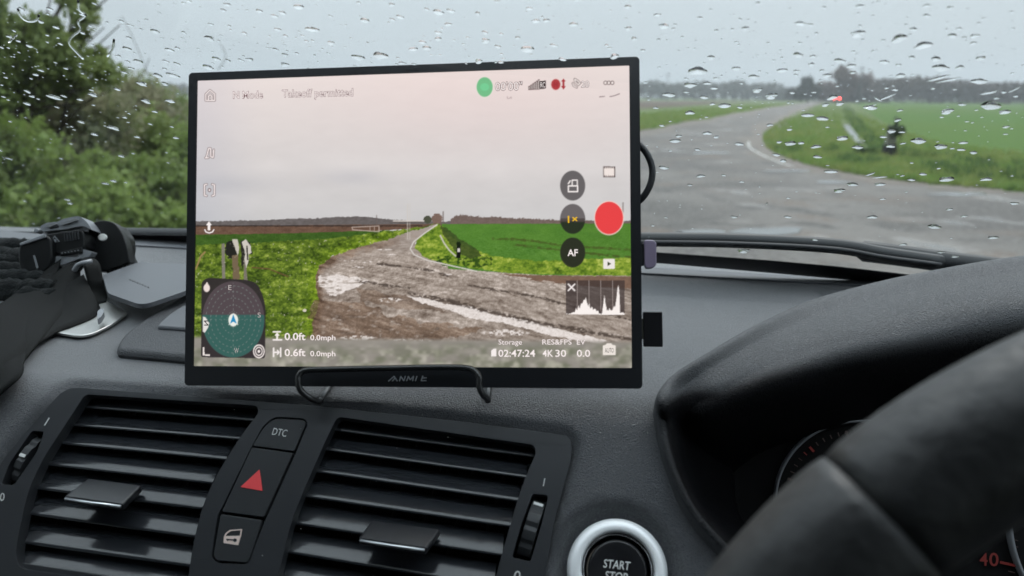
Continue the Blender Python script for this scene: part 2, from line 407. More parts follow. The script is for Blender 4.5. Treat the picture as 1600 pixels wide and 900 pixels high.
# air vents
VI = nrm(CFd * math.cos(math.radians(14)) + np.array([0, 0, math.sin(math.radians(14))]))
def vent(op, slats, tab, tabi, label):
    v = mesh_vent_frame = cavity('air_vent', op, -.006, .05, dash); v['label'] = label
    for i, (a, b) in enumerate(slats):
        pit_ = math.radians(2 + 14 * min(1, i / 4)); VI = nrm(CFd * math.cos(pit_) + np.array([0, 0, math.sin(pit_)]))
        hh = -.0065; A = FACE.P(*a, hh); B = FACE.P(*b, hh); A = A + (A - B) * .004; B = B + (B - A) * .004
        d = .0135; th = .0011; w = np.array([0, 0, 1.0]) ; Vv = []; n = 14
        for k in range(n + 1):
            t = k / n; p = A + (B - A) * t
            prof = [(0, 0), (.0006, th * .7), (.002, th), (d * .6, th * 1.5), (d, th), (d, -th * .3), (.002, -th), (.0006, -th * .7)]
            Vv += [p + VI * q + w * z for q, z in prof]
        m = 8; Fv = []
        for k in range(n):
            for j in range(m): Fv.append((k * m + j, k * m + (j + 1) % m, (k + 1) * m + (j + 1) % m, (k + 1) * m + j))
        Fv += [tuple(range(m))[::-1], tuple(n * m + j for j in range(m))]
        s = mesh('slat', Vv, Fv, SLT, v, True); s.data.polygons.foreach_set('use_smooth', [True] * len(s.data.polygons)); bev(s, .0002, 1, 50)
    # vertical vanes inside, seen dimly between the slats
    xs = np.linspace(.12, .9, 6)
    for f in xs:
        A = FACE.P(*(np.array(slats[0][0]) * (1 - f) + np.array(slats[0][1]) * f), -.026); B = FACE.P(*(np.array(slats[-1][0]) * (1 - f) + np.array(slats[-1][1]) * f), -.026)
        e = CD * .0008; Vv = [A - e, A + e, B + e, B - e]; Vv += [p + VI * .012 for p in Vv]
        mesh('vane', Vv, [(0, 1, 2, 3), (7, 6, 5, 4), (0, 4, 5, 1), (1, 5, 6, 2), (2, 6, 7, 3), (3, 7, 4, 0)], BLK, v)
    # finger tab: sloping plate with a polished lip
    q = [FACE.P(*p, h) for p, h in zip(tab, (-.004, -.004, .007, .007))]; n3 = nrm(np.cross(q[1] - q[0], q[3] - q[0])); n3 = n3 if n3[2] > 0 else -n3
    slab3('adjuster_tab', [q], n3, .0042, TABM, v, .0012)
    fr = q[3] - n3 * .0012, q[2] - n3 * .0012
    ex = nrm(fr[1] - fr[0]); ou = nrm(FN - n3 * (FN @ n3))
    tube('tab_trim', [fr[0] + ex * .001 + ou * .0004, (fr[0] + fr[1]) / 2 + ou * .0009, fr[1] - ex * .001 + ou * .0004], .00085, CHR, v, 8)
    return v
v1 = vent(OP1, [((131, 637), (399, 658)), ((109, 665), (373, 687)), ((86, 693), (352, 719)), ((66, 726), (331, 756)), ((46, 763), (315, 796)), ((35, 803), (304, 840)), ((27, 848), (296, 886)), ((24, 884), (292, 926))],
     [(137, 747), (222, 758), (192, 788), (99.6, 775)], 4, 'left air vent with eight glossy slats')
v2 = vent(OP2, [((519, 672), (833, 714)), ((505, 703), (822, 747)), ((489, 737), (811, 784)), ((472, 776), (798, 824)), ((452, 818), (784, 869)), ((441, 863), (771, 918)), ((429, 910), (758, 970))],
     [(580, 812), (689, 827), (667, 856), (560, 840)], 4, 'right air vent with its tab below the monitor')
# bottom lip rail of the left vent
slab('vent_sill', rnd([(28, 878), (292, 918), (290, 960), (20, 960)], 6), FACE, -.004, .02, PAN, dash, .002)
# thumb wheels
def thumb(slot, pa, pb, w, mark, label):
    t = cavity('thumbwheel_slot', slot, -.003, .02, dash); t['label'] = label
    A = FACE.P(*pa); B = FACE.P(*pb); L = np.linalg.norm(B - A); d = nrm(B - A); c = (A + B) / 2; ax = np.cross(FN, d)
    R = L * .62; o = c - FN * (R - .0012 + (0)); hw = w
    V = []; F = []; n = 56
    for side in (-1, 1):
        for k in range(n):
            th = 2 * math.pi * k / n; rr = R - (.0009 if k % 4 == 0 else 0); V.append(o + ax * hw * side + d * rr * math.sin(th) + FN * rr * math.cos(th))
    for k in range(n): k2 = (k + 1) % n; F.append((k, k2, k2 + n, k + n))
    F += [tuple(range(n)), tuple(range(n, 2 * n))[::-1]]
    wo = mesh('thumbwheel', V, F, BTN, t); bev(wo, .0003, 2, 25)
    th0 = mark; p = lambda th, s, h=.0003: o + ax * hw * .75 * s + d * (R + h) * math.sin(th) + FN * (R + h) * math.cos(th)
    Q = [p(th0 - .05, -1), p(th0 - .05, 1), p(th0 + .05, 1), p(th0 + .05, -1), p(th0 - .04, -1, .0006), p(th0 - .04, 1, .0006), p(th0 + .04, 1, .0006), p(th0 + .04, -1, .0006)]
    mesh('position_mark', Q, [(0, 1, 5, 4), (1, 2, 6, 5), (2, 3, 7, 6), (3, 0, 4, 7), (4, 5, 6, 7)], WHT, t)
thumb(SLOT1, (59, 677), (13, 755), .0023, -.06, 'ridged thumbwheel left of the left vent')
thumb(SLOT2, (845, 774), (815, 873), .0033, -.62, 'ridged thumbwheel right of the right vent')
def mark(px, h=.0001, mat=WHT, name='legend', pl=FACE, parent=dash, th=.0002): return slab(name, px, pl, h, th, mat, parent)
mark([(76, 652.5), (77.5, 653), (70, 665), (68.5, 664.5)]); mark([(850.6, 747), (852, 747.4), (849.6, 759.6), (848.2, 759.3)])
text('0', (-1, 782), (6, 783), (1, 770), FACE, .0001, WHT, dash, 'legend'); text('0', (802, 906), (812, 907.5), (804.5, 891.5), FACE, .0001, WHT, dash, 'legend')
# button column
col = cavity('switch_column', CB, -.003, .008, dash)
B1 = rnd([(430, 654), (474, 656.5), (478, 661), (459.5, 704.5), (395, 696), (414, 665)], [8, 5, 5, 2, 2, 10])
B2 = rnd([(393.5, 699), (457.6, 708), (412, 808), (346.5, 799.5)], [2, 2, 3, 4])
B3 = rnd([(344.5, 803), (409.5, 812.5), (388, 880), (338, 876), (333, 868)], [4, 3, 8, 6, 8])
b1 = slab('button', B1, FACE, .0002, .006, BTN, col, .0006); b1['label'] = 'top button lettered DTC'
b2 = slab('button', B2, FACE, .0002, .006, BTN, col, .0006); b2['label'] = 'hazard button with a red triangle'
b3 = slab('button', B3, FACE, .0002, .006, BTN, col, .0006); b3['label'] = 'door lock button with a door and key symbol'
text('DTC', (424.5, 679), (446.5, 682.5), (428, 668.5), FACE, .0004, WHT, col, 'button_lettering')
slab('hazard_triangle', rnd([(405.3, 733.5), (410, 767), (375.5, 761)], 1.5), FACE, .0006, .0006, REDL, col, .0002)
# door symbol: outline window over a pale panel holding a dark key
slab('door_symbol', rnd([(350, 837.6), (376.2, 837.2), (372, 851.8), (349.2, 848.4)], .5), FACE, .0005, .0004, SKN, col)
slab('door_window_outline', [(350, 838), (352.5, 833), (359, 828.2), (378, 826.6), (376.2, 838), (374.6, 838), (376, 828.4), (360, 829.8), (354, 834.2), (352, 838)], FACE, .0007, .0004, SKN, col)
slab('key_symbol', circ(367, 844, 2.9, 2.9, 16), FACE, .0007, .0003, BTN, col); slab('key_symbol', [(353.5, 841.6), (365, 842.6), (365, 844.8), (357, 844), (356, 845.4), (353.5, 843.6)], FACE, .0007, .0003, BTN, col)
# start button
sb = empty  # (parts of the dashboard)
k = BR / 80.3
ring = lathe('start_button', FACE, (965.5, 890), [(57.5 * k, -.010), (57.3 * k, -.001), (58.5 * k, .0006), (61 * k, .0012), (70 * k, .0008), (76 * k, -.0006), (79.2 * k, -.003), (80.3 * k, -.006), (80.3 * k, -.012)], SILV, dash, 96)
ring.data.polygons[-1].use_smooth = False
lathe('inner_ring', FACE, (965.5, 890), [(48 * k, -.0075), (50 * k, -.0045), (53 * k, -.0022), (56 * k, -.0012), (57.4 * k, -.0018)], CHRD, ring, 96)
bpy.data.objects.remove(ring.children[0]) if False else None
lathe('button_cap', FACE, (965.5, 890), [(47.5 * k, -.009), (47.3 * k, -.0035), (46 * k, -.0024), (42 * k, -.0022), (30 * k, -.0026), (15 * k, -.003), (3 * k, -.0031)], M('cap_black', (.01, .01, .012), .28, .5), ring, 64)
text('START', (942.5, 886.5), (983.5, 891), (944.5, 873.8), FACE, -.0018, WHT, ring, 'cap_lettering', off=.012); text('STOP', (945, 905), (979.5, 908.5), (947, 892.5), FACE, -.0018, WHT, ring, 'cap_lettering', off=.012)
# seat the cap face under a ring: the lathe closes each shape with a disc, fine for the cap, so trim the others
for o in [ring] + [c for c in ring.children if c.name.startswith('inner_ring')]:
    bm = bmesh.new(); bm.from_mesh(o.data); f = [f for f in bm.faces if len(f.verts) > 20]; bmesh.ops.delete(bm, geom=f, context='FACES_ONLY'); bm.to_mesh(o.data); bm.free()

# instrument hood
psi = math.radians(12.3); CARF = np.array([math.sin(psi), math.cos(psi), 0]); CARU = np.array([math.cos(psi), -math.sin(psi), 0])
CLU = Pl(dep(1350, 790, .47), -CARF * math.cos(math.radians(20)) + np.array([0, 0, math.sin(math.radians(20))]))
def hood():
    K = [[(2300, 372, .45), (2300, 395, .42), (2300, 440, .39), (2300, 500, .39), (2300, 600)],
         [(1850, 384, .47), (1852, 408, .44), (1856, 455, .41), (1860, 512, .41), (1860, 600)],
         [(1600, 405, .49), (1605, 428, .46), (1612, 476, .43), (1618, 532, .43), (1625, 610)],
         [(1430, 433, .51), (1440, 456, .475), (1455, 502, .445), (1470, 552, .44), (1485, 630)],
         [(1330, 456, .51), (1340, 479, .475), (1354, 522, .445), (1370, 568, .44), (1395, 640)],
         [(1250, 481, .49), (1259, 503, .465), (1274, 542, .44), (1293, 586, .435), (1325, 660)],
         [(1170, 520, .455), (1179, 540, .44), (1194, 574, .425), (1215, 612, .42), (1255, 680)],
         [(1100, 562, .42), (1108, 579, .413), (1124, 608, .407), (1140, 646, .412), (1195, 700)],
         [(1055, 591, .404), (1065, 607, .402), (1083, 630, .401), (1098, 660, .408), (1165, 718)],
         [(1030, 622, 0), (1040, 636, 0), (1056, 652, .40), (1080, 678, .425), (1145, 735)],
         [(1027, 655, 0), (1040, 664, 0), (1056, 674, .40), (1076, 690, .43), (1145, 750)],
         [(1041, 722, 0), (1054, 728, 0), (1068, 733, .40), (1088, 741, .43), (1145, 775)],
         [(1067, 790, 0), (1081, 788, 0), (1092, 787, .40), (1108, 790, .43), (1152, 805)],
         [(1104, 842, 0), (1116, 833, 0), (1125, 829, .395), (1138, 824, .42), (1168, 830)],
         [(1160, 893, 0), (1168, 880, 0), (1174, 874, .39), (1184, 864, .415), (1205, 860)],
         [(1260, 950, 0), (1263, 936, 0), (1266, 926, .386), (1270, 910, .405), (1278, 890)],
         [(1420, 1010, 0), (1420, 1003, 0), (1420, 990, .375), (1420, 965, .4), (1420, 940)]]
    R = []
    for row in K:
        out = []
        for j, p in enumerate(row):
            if j == 4: out.append(CLU.P(p[0], p[1], .002)); continue
            if p[2] == 0:
                w = FACE.P(p[0], p[1], .0006 if j == 0 else .0042)
                dd = (w - CP) @ FW
                if p[1] < 640: w2 = TOP.P(p[0], p[1], 0.0006 if j == 0 else .0042); dd = min(dd, (w2 - CP) @ FW)
                out.append(dep(p[0], p[1], dd))
            else: out.append(dep(*p))
        sk = out[0] + ray(row[0][0], row[0][1]) * .03 + np.array([0, 0, -.035]); R.append([sk] + out)
    A = np.array(R)      # keys x 6
    G = []
    for j in range(A.shape[1]): G.append(spl(list(A[:, j]), 7))
    G = np.array(G).transpose(1, 0, 2)
    H = np.array([spl(list(r), 16) for r in G])
    a, b, _ = H.shape; idx = np.arange(a * b).reshape(a, b)
    F = np.stack([idx[:-1, :-1], idx[:-1, 1:], idx[1:, 1:], idx[1:, :-1]], -1).reshape(-1, 4)
    o = fastmesh('instrument_hood', H.reshape(-1, 3), F, LEA2, dash, True)
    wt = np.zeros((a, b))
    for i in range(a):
        th = np.interp(i / 7, [0, 5, 7, 8, 9.3], [3.75, 3.6, 3.1, 2.3, 1.5]); wt[i] = sstep(th - .45, th + .35, np.arange(b) / 16)  # black lining plus the hood's own shade, blended into its colour
    at = o.data.attributes.new('lining_shade', 'FLOAT', 'POINT'); at.data.foreach_set('value', wt.ravel().astype(np.float32))
    hm = LEA2.copy(); hm.name = 'hood_leather_lining_and_shade'; nt = hm.node_tree; p = nt.nodes['Principled BSDF']; aa = nt.nodes.new('ShaderNodeAttribute'); aa.attribute_name = 'lining_shade'
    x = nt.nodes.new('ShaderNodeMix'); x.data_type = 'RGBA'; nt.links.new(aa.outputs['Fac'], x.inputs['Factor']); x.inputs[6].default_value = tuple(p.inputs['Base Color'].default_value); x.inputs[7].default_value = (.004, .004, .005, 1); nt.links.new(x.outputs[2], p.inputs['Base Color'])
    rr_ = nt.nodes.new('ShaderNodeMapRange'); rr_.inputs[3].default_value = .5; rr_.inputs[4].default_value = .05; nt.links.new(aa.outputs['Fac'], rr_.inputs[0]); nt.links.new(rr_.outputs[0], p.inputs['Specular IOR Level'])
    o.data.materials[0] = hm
    m = o.modifiers.new('s', 'SOLIDIFY'); m.thickness = .003; m.offset = 0
    return o
hood()
def clup(x, y, h=0): return CLU.P(x, y, h)
slab('instrument_panel', [(1090, 560), (2400, 560), (2400, 1300), (1090, 1300)], CLU, 0, .01, BLK, dash)
def gauge(cx, cy, R, label, ticks, sx=1.0):
    o = CLU.P(cx, cy, .001); k = np.linalg.norm(CLU.P(cx - 60, cy) - CLU.P(cx, cy)) / 60; R = R * k
    ex = CARU; ey = np.cross(CLU.n, ex); P = lambda r, th, h=0: o + ex * r * math.cos(th) + ey * r * math.sin(th) + CLU.n * h
    V = []; F = []; n = 120; pf = [(R * .965, .000), (R * .975, .004), (R, .005), (R * 1.01, .0)]
    for r, h in pf:
        for i in range(n): V.append(P(r, 2 * math.pi * i / n, h))
    for j in range(3):
        for i in range(n): F.append((j * n + i, j * n + (i + 1) % n, (j + 1) * n + (i + 1) % n, (j + 1) * n + i))
    g = mesh('gauge', V, F, GREYM, dash, True); g['label'] = label
    for i, (a, big) in enumerate(ticks):
        th = math.radians(a); w = .0007 if big else .0003; l = .07 if big else .045; r0 = R * (.885 - l); r1 = R * .885
        t = np.array([-math.sin(th), math.cos(th)]); tt = ex * t[0] + ey * t[1]
        Q = [P(r0, th) - tt * w, P(r1, th) - tt * w, P(r1, th) + tt * w, P(r0, th) + tt * w]; Q = [q + CLU.n * .0006 for q in Q] + Q
        mesh('tick', Q, [(0, 1, 2, 3), (0, 4, 5, 1), (1, 5, 6, 2), (2, 6, 7, 3), (3, 7, 4, 0)], GRED if a in (135, 141) else GWH, g)
    return g
gauge(1350, 792, 142, 'speedometer ring seen past the wheel rim', [(a, a % 30 == 15) for a in range(-45, 226, 6)])
g2 = gauge(1800, 830, 232, 'rev counter with red tick beside a red zero', [])
for (x, y, big) in [(1586, 844, 0), (1586, 854, 0), (1585, 864, 0), (1577, 882, 1), (1581, 894, 0), (1576, 905, 0)]:
    L = 14 if big else 5; slab('tick', [(x - L, y - L * .25 - (1.8 if big else .6)), (x + L, y + L * .2 - (1.8 if big else .6)), (x + L, y + L * .2 + (2 if big else .6)), (x - L, y - L * .25 + (2 if big else .6))], CLU, .002, .0005, GRED if big else GWH, g2)
text('4', (1531, 883), (1543, 884), (1531, 864), CLU, .002, GRED, g2, 'numeral', off=.01)
text('0', (1546, 884), (1560, 884.5), (1546, 864), CLU, .002, GRED, g2, 'numeral', off=.012)

# a few specks of dust and lint
_r = random.Random(3); _V = []; _F = []
_sp = [(1037, 698), (1041, 706), (1050, 735), (1055, 742), (1062, 757), (938, 676), (944, 684), (1185, 560), (470, 826), (700, 683), (588, 752), (620, 700), (130, 716), (98, 560), (1105, 470), (1120, 500), (1060, 540), (980, 640), (912, 750), (930, 812), (1012, 676), (660, 648), (410, 868), (470, 670), (366, 640), (880, 655)]
for (x, y) in _sp + [(_r.uniform(1010, 1180), _r.uniform(470, 560)) for _ in range(8)] + [(_r.uniform(900, 1020), _r.uniform(640, 860)) for _ in range(8)] + [(_r.uniform(60, 280), _r.uniform(562, 592)) for _ in range(6)]:
    pl_ = TOP if y < 610 else FACE; c = pl_.P(x, y, .0012 if y < 610 else .0008); q = _r.uniform(.00012, .0003); a = nrm(CD + CFd * _r.uniform(-1, 1)); b = np.cross(pl_.n, a); n0 = len(_V); l = _r.choice([1, 1, 2.2])
    _V += [c + a * q * l, c + b * q, c - a * q * l, c - b * q, c + pl_.n * q * .7, c - pl_.n * q * .7]; _F += [(n0 + i, n0 + (i + 1) % 4, n0 + 4) for i in range(4)] + [(n0 + (i + 1) % 4, n0 + i, n0 + 5) for i in range(4)]
ds = mesh('dust', _V, _F, M('dust_grey', (.4, .4, .38), .9)); ds['kind'] = 'stuff'; ds['label'] = 'pale specks of dust and lint on the dashboard'
# car shell round the viewpoint: roof, pillars, doors, bonnet (they shade the cabin)
body = empty('car_body', (0, -.6, .3), 'car body shell with roof and pillars round the cabin', 'car body')
def carbox(name, u0, u1, v0, v1, z0, z1, mat, b=.01):
    P = [(u, v, z) for u in (u0, u1) for v in (v0, v1) for z in (z0, z1)]
    V = [CARU * u + CARF * v + np.array([0, 0, z]) for u, v, z in P]
    o = mesh(name, V, [(0, 1, 3, 2), (4, 6, 7, 5), (0, 4, 5, 1), (2, 3, 7, 6), (0, 2, 6, 4), (1, 5, 7, 3)], mat, body); bev(o, b, 3); return o
carbox('roof', -1.15, .85, -1.7, .12, 1.45, 1.49, PAINT, .02)
carbox('rear_seat', -.8, .6, -1.5, -1.3, .5, 1.2, BLK, .05)
carbox('floor_pan', -.85, .65, -1.7, .9, .28, .32, BLK, .02)
carbox('door', -1.17, -1.13, -1.5, .6, .32, 1.06, PAINT); carbox('door', .83, .87, -1.5, .5, .32, 1.06, PAINT); carbox('rear_light_block', -1.1, .8, -1.56, -1.52, .32, 1.45, BLK)  # closed rear is unseen, added to darken the cabin
BON = M('bonnet_paint', (.008, .009, .011), .85, .04)
bV = [CARU * u + CARF * v + np.array([0, 0, z]) for u in (-1.1, .9) for v, z in ((.84, 1.0), (1.3, .95), (1.75, .83), (1.8, .7), (.84, .7))]
bo = mesh('bonnet', bV, [(0, 1, 2, 3, 4), (9, 8, 7, 6, 5), (0, 5, 6, 1), (1, 6, 7, 2), (2, 7, 8, 3), (3, 8, 9, 4), (4, 9, 5, 0)], BON, body); bev(bo, .03, 3)
sV = [CARU * u + CARF * v + np.array([0, 0, z]) for u in (-1.0, .8) for v, z in ((.74, 1.045), (.855, .99), (.855, .93), (.74, .93))]
mesh('scuttle_filler', sV, [(0, 1, 2, 3), (7, 6, 5, 4), (0, 4, 5, 1), (1, 5, 6, 2), (2, 6, 7, 3), (3, 7, 4, 0)], BON, body)  # unseen dark panel, added so the raindrops refract something dark
for s, u in ((-1, -1.13), (1, .85)):
    tube('pillar', [CARU * u * .98 + CARF * .85 + np.array([0, 0, 1.0]), CARU * u * .97 + CARF * .5 + np.array([0, 0, 1.22]), CARU * u * .92 + CARF * .1 + np.array([0, 0, 1.46])], .04, PAINT, body, 10)
    tube('pillar', [CARU * u + CARF * -.55 + np.array([0, 0, 1.0]), CARU * u * .94 + CARF * -.6 + np.array([0, 0, 1.46])], .05, PAINT, body, 10)
# windscreen with its black printed border
def gp(a, b, h=0): return gA + GD * a + GU * b + GLS.n * h
gm = bpy.data.materials.new('windscreen_glass'); gm.use_nodes = True; nt = gm.node_tree; nt.nodes.clear()
o_ = nt.nodes.new('ShaderNodeOutputMaterial'); tr = nt.nodes.new('ShaderNodeBsdfTransparent'); tr.inputs[0].default_value = (.98, .985, .985, 1)
gl = nt.nodes.new('ShaderNodeBsdfGlossy'); gl.inputs['Roughness'].default_value = .0; lw = nt.nodes.new('ShaderNodeLayerWeight'); lw.inputs[0].default_value = .12
ml = nt.nodes.new('ShaderNodeMath'); ml.operation = 'MULTIPLY'; ml.inputs[1].default_value = .05; nt.links.new(lw.outputs['Fresnel'], ml.inputs[0])
ms = nt.nodes.new('ShaderNodeMixShader'); nt.links.new(ml.outputs[0], ms.inputs[0]); nt.links.new(tr.outputs[0], ms.inputs[1]); nt.links.new(gl.outputs[0], ms.inputs[2]); nt.links.new(ms.outputs[0], o_.inputs[0])
scr = slab3('windscreen', [[gp(-.55, -.06, .004), gp(1.25, -.06, .004), gp(1.15, .8, .004), gp(-.4, .8, .004)]], GLS.n, .004, gm)
tag(scr, 'large sloping windscreen covered in raindrops', 'windscreen')
_ux = [-400, 150, 290, 700, 1003, 1198, 1300, 1375, 1430, 1560, 1700]; _uy = [350, 365.5, 367.5, 379, 393, 407, 416, 424, 431, 447, 466]; _ly = [361, 373.5, 377.8, 393, 408.2, 425.3, 434.5, 441.3, 446.5, 459, 473]
_V = []
for _x in np.linspace(-400, 1700, 43):
    _V += [GLS.P(_x, float(np.interp(_x, _ux, _uy)), -.0012), GLS.P(_x, float(np.interp(_x, _ux, _ly)), -.0012)]
fr = mesh('black_border', _V, [(2 * i, 2 * i + 1, 2 * i + 3, 2 * i + 2) for i in range(42)], FRT); _m = fr.modifiers.new('s', 'SOLIDIFY'); _m.thickness = .0008; _m.offset = 0
par(fr, scr)
# wiper
wp = lambda x, y, h=.012: GLS.P(x, y, h)
wi = empty('wiper', wp(1300, 385), 'black wiper blade parked along the bottom of the wet windscreen', 'wiper')
tube('blade', spl([wp(-100, 362), wp(150, 364), wp(600, 370), wp(1003, 374), (wp(1150, 376)), wp(1300, 384), wp(1380, 397), wp(1470, 410)], 8), .0062, RUB, wi, 8)
tube('squeegee', spl([wp(-100, 366, .007), wp(150, 368, .007), wp(600, 374, .007), wp(1003, 378.5, .007), (wp(1150, 381, .007)), wp(1300, 389, .007), wp(1380, 402, .007), wp(1470, 414, .007)], 8), .0022, CAB, wi, 6)
tube('arm', spl([wp(1290, 386, .022), wp(1380, 396, .022), wp(1470, 408, .022), wp(1600, 425, .022), wp(1720, 450, .015)], 6), [.004] * 4 + [.009] * 21, RUB, wi, 8)

# steering wheel
wheel_c = np.array([0.20837, 0.08735, 1.03114]); tl = math.radians(20)
e1 = CARU; e2 = np.array([0, 0, 1]) * math.cos(tl) + CARF * math.sin(tl); e3 = np.cross(e1, e2)   # e3 towards the driver (-F)
sw = empty('steering_wheel', wheel_c, 'black leather steering wheel rim crossing the lower right', 'steering wheel')
WR = .185
def wpt(th, r=WR, h=0): return wheel_c + e1 * r * math.cos(th) + e2 * r * math.sin(th) + e3 * h
ths = np.linspace(0, 2 * math.pi, 720); pw = np.array([proj(wpt(t)) for t in ths]); zz = np.array([(wpt(t) - CP) @ FW for t in ths])
def th_of(x, y):
    d = np.where(zz > .05, np.hypot(pw[:, 0] - x, pw[:, 1] - y), 1e9); return ths[int(np.argmin(d))]
TS = math.radians(135.5)
def rimarc(name, a, b, r, n, mat):
    pts = [wpt(a + (b - a) * i / n) for i in range(n + 1)]; rr = [r - .0016 * math.exp(-min(i, n - i) / .9) * .45 for i in range(n + 1)]
    return tube(name, pts, rr, mat, sw, 28)
rimarc('rim', TS - .0015, TS - math.radians(140) , .0183, 120, WHL)
lowr = rimarc('rim', TS + .0015, TS + math.radians(219), .0185, 200, WHL)
rimarc('seam', TS + .012, TS - .012, .0172, 6, BLK)
# hub and spokes
def swslab(name, pts, h, th, mat, b=.006): return slab3(name, [[wpt(0, 0) + e1 * x + e2 * y + e3 * h for x, y in pts]], e3, th, mat, sw, b)
swslab('airbag_cover', rnd([(-.07, .045), (.07, .045), (.075, -.03), (.04, -.075), (-.04, -.075), (-.075, -.03)], .03), .02, .04, WHL, .012)
swslab('spoke', [(-.18, -.005), (-.06, .03), (-.06, -.03), (-.178, -.045)], .004, .016, WHL); swslab('spoke', [(.18, -.005), (.06, .03), (.06, -.03), (.178, -.045)], .004, .016, WHL)
swslab('spoke', [(-.03, -.06), (.03, -.06), (.022, -.18), (-.022, -.18)], .004, .016, WHL)
tube('column', [wpt(0, 0, -.02), wpt(0, 0, -.2)], .035, BLK, sw, 20)

# ================================================================== THE MONITOR
mon = empty('monitor', mo, 'slim black portable monitor standing on the dashboard with a lit drone camera view', 'monitor')
def mp3(u, v, h=0): return mo + MX * u + MU * v + MN * h
def rrect(x0, x1, y0, y1, r, n=6):
    out = []
    for cx, cy, a in ((x1 - r, y1 - r, 0), (x0 + r, y1 - r, 90), (x0 + r, y0 + r, 180), (x1 - r, y0 + r, 270)):
        for k in range(n + 1):
            t = math.radians(a + 90 * k / n); out.append((cx + r * math.cos(t), cy + r * math.sin(t)))
    return out
def muv(x, y): d = MON.P(x, y) - mo; return d @ MX, d @ MU
sc4 = [muv(306, 124.5), muv(985.5, 103), muv(985, 575), muv(304, 572)]
SX0 = (sc4[0][0] + sc4[3][0]) / 2; SX1 = (sc4[1][0] + sc4[2][0]) / 2; SY0 = (sc4[2][1] + sc4[3][1]) / 2; SY1 = (sc4[0][1] + sc4[1][1]) / 2
print('screen', SX0, SX1, SY0, SY1, MW, MH)
slab3('bezel', [[mp3(*p) for p in rrect(-MW / 2, MW / 2, 0, MH, .0022)], [mp3(*p) for p in rrect(SX0, SX1, SY0, SY1, .0003, 2)]], MN, .0028, BEZ, mon, .0006, 3)
slab3('housing', [[mp3(*p, -.0029) for p in rrect(-MW / 2 + .0004, MW / 2 - .0004, .0004, MH - .0004, .0022)]], MN, .0062, BEZ, mon, .0012, 3)

